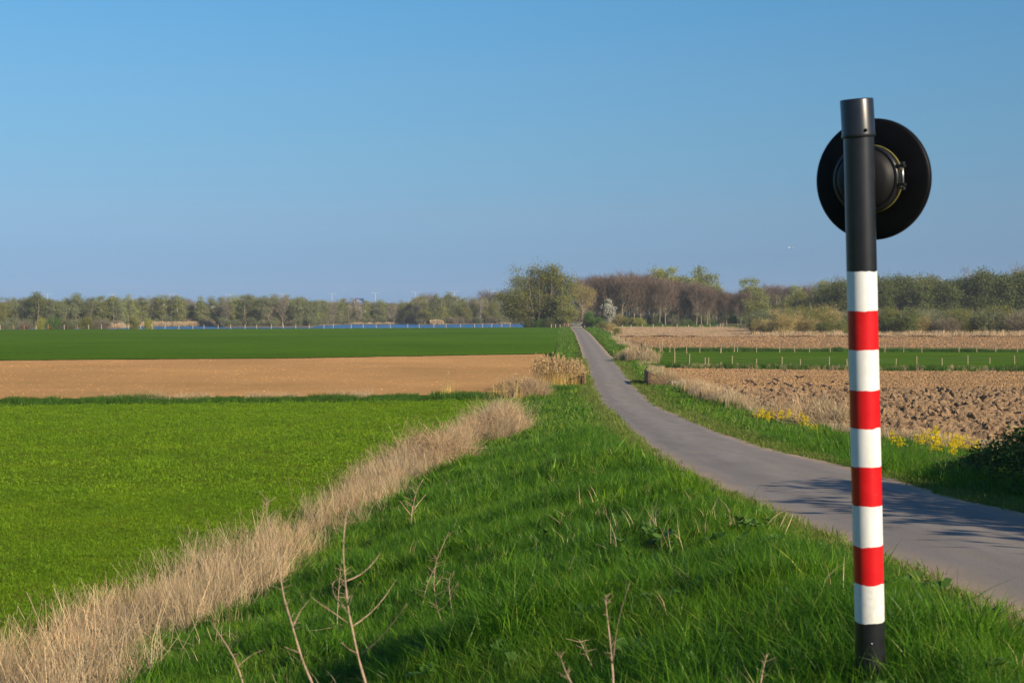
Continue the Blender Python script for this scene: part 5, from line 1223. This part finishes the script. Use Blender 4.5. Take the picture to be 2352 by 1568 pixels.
quads_obj('pipe', [disc_shape((0, 0, .0), (0, 1, 0), [(.12, -.4), (.12, .1), (.18, .1), (.18, -.4)], 20)], M['concrete'], o, True)
quads_obj('collar', [box(-.22, -.185, -.1, .12, -.25, .2), box(.185, .24, -.1, .12, -.22, .24)], M['concrete'], o)
X, Y = base_pt(2457, 1431)
bm = bmesh.new(); bmesh.ops.create_icosphere(bm, subdivisions=2, radius=.2)
for v in bm.verts: v.co *= random.uniform(.8, 1.15); v.co.z *= .8
me = bpy.data.meshes.new('stone'); bm.to_mesh(me); bm.free(); me.materials.append(M['post_dark'])
tag(link('stone', me, loc=(X + .1, Y, float(T(X, Y)) + .1)), 'dark stone at the right edge of the asphalt', 'stone')

# ------------------------------------------------------------------ crows
M['feather'] = simple('black_feathers', (.012, .012, .015), .5, .3, 30)
body_c = [(.27, 0, .30), (.23, 0, .305), (.20, 0, .31), (.16, 0, .305), (.12, 0, .28), (.05, 0, .235), (-.05, 0, .20), (-.13, 0, .175), (-.2, 0, .155), (-.3, 0, .13)]
body_r = [.004, .018, .035, .042, .042, .068, .078, .06, .035, .022]
bV, bF = tube(body_c, body_r, 10); bad = bF[:, 0] == bF[:, 3]
bmesh_ = mesh('body', bV, [bF[~bad], bF[bad][:, :3]], M['feather'], True)
kV, kF = tube([(.255, 0, .305), (.30, 0, .30), (.335, 0, .285)], [.016, .012, .002], 6, False); bk_m = mesh('beak', kV, kF, M['rust_d'])
wm = []
for s in (-1, 1):
    V, Fq = tube([(.09, s * .065, .26), (0, s * .088, .22), (-.12, s * .07, .175), (-.25, s * .03, .145)], [.03, .05, .035, .006], 8); V[:, 1] = s * .075 + (V[:, 1] - s * .075) * .45
    bad = Fq[:, 0] == Fq[:, 3]; wm.append(mesh('wing', V, [Fq[~bad], Fq[bad][:, :3]], M['feather'], True))
lgm = []
for s in (-1, 1):
    V, Fq = join([tube([(0, s * .035, .16), (-.01, s * .035, .08), (.01, s * .035, 0)], [.014, .007, .006], 5, False), tube([(-.03, s * .035, .004), (.05, s * .035, .004)], [.005, .004], 4, False)]); lgm.append(mesh('leg', V, Fq, M['rust_d']))
cr = [(470, 278), (570, 325), (607, 322), (395, 345), (412, 360), (180, 368), (207, 366), (230, 385), (350, 384), (382, 378), (480, 384), (518, 397), (655, 385), (675, 395), (782, 397), (855, 365), (970, 380)]
pos = [((2900 + x / S1), (1350 + (y + 6) / S1)) for x, y in cr] + [(2200 + 1472 / S7, 1300 + 528 / S7), (2200 + 1270 / S7, 1300 + 562 / S7)]
where = {0: 'crow highest up the field, alone', 1: 'crow stretching upright, left of a pair', 2: 'crow just right of the upright one', 3: 'upper crow of the pair in the middle left', 4: 'lower crow of the pair in the middle left', 5: 'leftmost crow of the scattered flock', 6: 'crow right beside the leftmost one', 7: 'crow just below the leftmost two', 8: 'crow at the left of a level pair', 9: 'crow at the right of a level pair', 10: 'crow between the level pair and the low one', 11: 'low crow pecking left of centre', 12: 'left crow of the pair in the flock centre', 13: 'right crow of the pair in the flock centre', 14: 'small hunched crow between pair and last one', 15: 'lone crow well left of the striped post', 16: 'crow closest to the striped post', 17: 'crow with spread tail at the strip edge near the fence', 18: 'crow nearest to the rusty plate'}
for i, (x, y) in enumerate(pos):
    X, Y = base_pt(x, y); Y = min(Y, 116); z = float(T(X, Y, False)) + .07 + float((fbm(X, Y, .9, 29) - .5) * .14)
    o = thing('crow', 'black ' + where[i], 'bird', (X, Y, z), rng.uniform(0, 6.28), 'crows feeding on the crumbled field')
    o.rotation_euler = (0, rng.choice([0, .35, -.25, .1]), rng.choice([.2, 3.0, 2.6, -.4, 3.5])); o.scale = (.72,) * 3
    link('body', bmesh_, o); link('beak', bk_m, o)
    for k in (0, 1): link('wing', wm[k], o); link('leg', lgm[k], o)
# two white birds in the sky
M['white_feather'] = simple('white_feathers', (.8, .78, .75), .6, .05, 10)
Yb = 420.
for (x, y), rz, rl_, lab in (((3157, 991), .5, .7, 'left one of two white dark-winged birds flying in the sky'), ((3169, 989), 2.4, -.8, 'right one of two white dark-winged birds flying in the sky')):
    o = thing('flying_bird', lab, 'bird', ((x * NS2D - CX) * Yb / F, Yb, HC + (HY - y * NS2D) * Yb / F), rz, 'birds in the sky'); o.rotation_euler = (rl_, .2, rz)
    V, Fq = tube([(.28, 0, 0), (.2, 0, .01), (.1, 0, 0), (-.1, 0, 0), (-.25, 0, 0)], [.01, .05, .085, .07, .02], 8); bad = Fq[:, 0] == Fq[:, 3]
    link('body', mesh('body', V, [Fq[~bad], Fq[bad][:, :3]], M['white_feather'], True), o)
    for s in (-1, 1):
        V = np.array([(.10, s * .05, .02), (-.08, s * .05, .02), (.14, s * .35, .10), (-.03, s * .35, .10), (.10, s * .05, .0), (-.08, s * .05, .0), (.14, s * .35, .085), (-.03, s * .35, .085)])
        Fb = np.array([(0, 1, 3, 2), (4, 6, 7, 5), (0, 2, 6, 4), (1, 5, 7, 3), (2, 3, 7, 6), (0, 4, 5, 1)])
        w_o = quads_obj('wing', [(V, Fb)], M['white_feather'], o)
        V2 = V.copy(); V2[[0, 1, 4, 5]] = V[[2, 3, 6, 7]] + [0, s * .002, 0]; V2[[2, 3, 6, 7]] = [(.05, s * .68, .08), (-.01, s * .68, .08), (.05, s * .68, .07), (-.01, s * .68, .07)]
        quads_obj('wing_tip', [(V2, Fb)], M['feather'], w_o)

# ------------------------------------------------------------------ rape plants in flower
M['rape_leaf'] = leafy('rape_leaf', [(.10, .19, .035), (.14, .25, .04), (.08, .16, .03)], .4)
M['rape_flower'] = leafy('rape_flower', [(.86, .62, .005), (.90, .70, .01), (.80, .56, .005)], .4, .6, .05)
RP = []
for v in range(3):
    r = np.random.default_rng(400 + v); sp_, lf, fl = [], [], []
    for s in range(7):
        a = r.random() * 6.28; ln = r.uniform(.1, .38); h = r.uniform(.65, 1.0)
        e = np.array([math.cos(a) * ln, math.sin(a) * ln, h]); P = [np.zeros(3), e * np.array([.35, .35, .5]), e]
        sp_.append(tube(P, [.008, .006, .003], 5, False))
        for k in range(5):
            t = r.uniform(.15, .75); p = P[0] * (1 - t) + e * t; d = r.normal(size=3) * .3 + np.array([math.cos(a + r.normal()), math.sin(a + r.normal()), .2]); d /= np.linalg.norm(d)
            sd = np.cross(d, [0, 0, 1]); sd /= np.linalg.norm(sd); l = r.uniform(.06, .16) * (1.3 - t); lf.append(([p, p + d * l * .5 + sd * l * .22, p + d * l * .5 - sd * l * .22, p + d * l - np.array([0, 0, l * .3])]))
        tips = [e] + [e * t + np.array([r.normal() * .07, r.normal() * .07, r.uniform(0, .06)]) for t in r.uniform(.72, .95, 3)]
        for tp_ in tips:
            for k in range(15):
                p = tp_ + r.normal(0, 1, 3) * np.array([.028, .028, .026]); d = r.normal(size=3); d /= np.linalg.norm(d); q = np.cross(d, r.normal(size=3)); q /= np.linalg.norm(q); s_ = .017
                fl.append([p + d * s_, p + q * s_, p - d * s_, p - q * s_])
    sV, sF = join(sp_); lV = np.array(lf).reshape(-1, 3); k = np.arange(len(lf))[:, None] * 4; lF = np.concatenate([k + [0, 1, 2], k + [1, 3, 2]]); fV = np.array(fl).reshape(-1, 3); fF = np.arange(len(fV)).reshape(-1, 4)
    RP.append((mesh('stem', sV, sF, M['rape_leaf']), mesh('leaf', lV, lF, M['rape_leaf']), mesh('flower', fV, fF, M['rape_flower'])))
rp = [(1745, 985, 1.0, 'left group, leftmost'), (1760, 992, .95, 'left group, lowest and bushiest'), (1768, 982, 1.05, 'left group, behind its bushiest one'), (1795, 985, .9, 'left group, right of the bushiest one'), (1808, 980, 1.0, 'left group, fourth from its left'), (1842, 992, 1.05, 'left group, taller one near its right end'), (1850, 1000, .8, 'left group, rightmost'), (1868, 1008, .7, 'single one between left group and post'), (1895, 1012, .55, 'lowest single one just left of the post'),
      (2052, 1035, .8, 'single one just right of the post'), (2062, 1050, .7, 'small one right of the post, in front'), (2120, 1052, 1.0, 'right group, leftmost'), (2140, 1058, 1.15, 'right group, tallest'), (2158, 1056, 1.1, 'right group, just right of the tallest'), (2175, 1060, 1.0, 'right group, in its middle'), (2192, 1058, .95, 'right group, right of its middle'), (2210, 1056, 1.1, 'right group, fifth from its left'), (2225, 1060, 1.0, 'right group, second from its right end'), (2238, 1062, .9, 'right group, rightmost'), (2150, 1066, .8, 'right group, front row left'), (2185, 1070, .8, 'right group, front row right'), (2298, 1072, .8, 'lone one above the bramble')]
for i, (x, row, s, w) in enumerate(rp):
    X, Y = on_ground(x, row); o = thing('rape_plant', f'yellow flowering rape plant, {w}', 'plant', (X, Y, float(T(X, Y)) - .03), rng.uniform(0, 6.28), 'flowering rape on the right verge')
    s *= .76; o.scale = (s, s, s * 1.05); v = RP[i % 3]
    for nm, me in zip(('stem', 'leaf', 'flower'), v): link(nm, me, o)

# ------------------------------------------------------------------ bramble on the right verge
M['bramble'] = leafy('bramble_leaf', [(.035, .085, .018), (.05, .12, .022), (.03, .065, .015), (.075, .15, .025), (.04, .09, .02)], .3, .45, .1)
M['cane'] = simple('bramble_cane', (.14, .06, .04), .7, .3, 30)
def bramble(seed, Ln, H, Wd, taper, nleaf):
    r = np.random.default_rng(seed)
    # arching heap: leaf positions mostly near the surface
    y = r.uniform(-Ln / 2, Ln / 2, nleaf); hh = H * (1 - taper * sstep(0, Ln / 2, y)) * (.75 + .5 * fbm(y, y * 0 + seed, 1.1, seed)) * np.sqrt(np.clip(1 - (np.abs(y) / (Ln / 2)) ** 4, .02, 1))
    a = r.uniform(0, math.pi, nleaf); q = 1 - .35 * r.random(nleaf) ** 1.5; q = q * (.88 + .24 * fbm(y * 1.0, a * 2 + 5, .6, seed + 3))
    P = np.stack([np.cos(a) * Wd * q, y, np.sin(a) * hh * q], 1)
    d = np.stack([np.cos(a), r.normal(0, .5, nleaf), np.sin(a) * .8 - .3], 1) + r.normal(0, .5, (nleaf, 3)); d /= np.linalg.norm(d, axis=1)[:, None]
    sd = np.cross(d, r.normal(0, .4, (nleaf, 3)) + [0, 0, 1]); sd /= np.linalg.norm(sd, axis=1)[:, None]; nr = np.cross(sd, d)
    l = r.uniform(.035, .075, nleaf)[:, None]
    V = np.stack([P, P + d * l * .55 + sd * l * .42 + nr * l * .12, P + d * l * 1.15, P + d * l * .55 - sd * l * .42 + nr * l * .12], 1).reshape(-1, 3)
    k = np.arange(nleaf)[:, None] * 4; Fc = np.concatenate([k + [0, 1, 2], k + [0, 2, 3]])
    canes = []
    for i in range(46):
        y0 = r.uniform(-Ln / 2, Ln / 2 * .9); a = r.uniform(0, 6.28); rr_ = r.uniform(.5, 1.25) * Wd; h = H * (1 - taper * sstep(0, Ln / 2, y0)) * r.uniform(.8, 1.15)
        p0 = np.array([r.normal() * .3, y0, 0]); p2 = np.array([math.cos(a) * rr_, y0 + math.sin(a) * rr_, h * r.uniform(.2, .8)]); pm_ = (p0 + p2) / 2; pm_[2] = h
        B = [p0 * (1 - t) ** 2 + 2 * pm_ * t * (1 - t) + p2 * t * t for t in np.linspace(0, 1, 7)]; canes.append(tube(B, [.006, .006, .005, .005, .004, .003, .002], 4, False))
    return mesh('foliage', V, Fc, M['bramble']), join(canes)
fm, cn = bramble(5, 9.5, 1.5, 1.9, .6, 34000); cm_ = mesh('cane', cn[0], cn[1], M['cane'])
fm2, cn2 = bramble(6, 8.0, 2.6, 1.9, .0, 20000); cm2_ = mesh('cane', cn2[0], cn2[1], M['cane'])
X, Y = 8.9, 21.2
o = thing('bramble_bush', 'dark green bramble heap in shade at the right edge beside the road', 'bush', (X, Y, float(T(X, Y)) - .1), R(-4)); link('foliage', fm, o); link('cane', cm_, o)
for (X, Y, s, lab) in ((8.75, 15.4, 1.0, 'taller bramble bush nearer the camera, continuing the dark heap'), (9.3, 8.6, 1.05, 'nearest bramble bush of the row shading the road')):
    o = thing('bramble_bush', lab, 'bush', (X, Y, float(T(X, Y)) - .1), R(-3)); o.scale = (s, s, s); link('foliage', fm2, o); link('cane', cm2_, o)
for i, (X, Y, H_) in enumerate(((10.9, 6.6, 4.6), (10.6, 8.2, 4.4), (11.3, 9.6, 5.0), (10.6, 11.0, 4.4), (11.1, 12.6, 4.8), (10.5, 14.2, 4.3), (11.0, 15.8, 4.4), (11.6, 17.4, 3.9), (9.8, 12.0, 3.4), (9.9, 14.8, 3.3))):
    v = KINDS['hawthorn_tree'][i % 2]; o = thing('hawthorn_bush', f'{ORD[i]} hawthorn of the row beyond the right edge that shades road and bramble', 'bush', (X, Y, float(T(X, Y)) - .1), rng.uniform(0, 6), 'hawthorn row right of the road')
    o.scale = (H_ / 7 * 1.7, H_ / 7 * 1.7, H_ / 7); link('trunk', v[0], o); link('crown', v[1], o)
    c2 = link('crown', KINDS['hawthorn_tree'][(i + 1) % 2][1], o, rot=(0, 0, 1.3), scl=(1, 1, .72))
# a few coarse long grass blades and arching canes at the foot of the bramble
cg = [src('coarse_grass', blades(16, .2, .35, .75, .011, 1.0, 500 + i, seg=4), M['grass']) for i in range(3)]
X = rng.uniform(6.3, 8.2, 150); Y = rng.uniform(17, 29, 150)
scatter('coarse_grass', cg, np.stack([X, Y, T(X, Y)], 1), rots(150, .2), rng.uniform(.6, 1.0, 150), rng.integers(0, 3, 150), 'long coarse grass at the foot of the bramble', 'grass')

# ------------------------------------------------------------------ light spring haze
HAZE = 0.00018
if HAZE:
    m = bpy.data.materials.new('haze_air'); m.use_nodes = True; nt = m.node_tree; nt.nodes.clear()
    pv = nt.nodes.new('ShaderNodeVolumePrincipled'); pv.inputs['Density'].default_value = HAZE; pv.inputs['Color'].default_value = (.80, .88, 1, 1)
    ou = nt.nodes.new('ShaderNodeOutputMaterial'); nt.links.new(pv.outputs[0], ou.inputs['Volume'])
    V, Fq = box(-1800, 1800, -400, 1900, -5.0, 34)
    tag(link('haze', mesh('haze', V, Fq, m)), 'thin pale haze over the fields and lake', 'haze', kind='stuff')
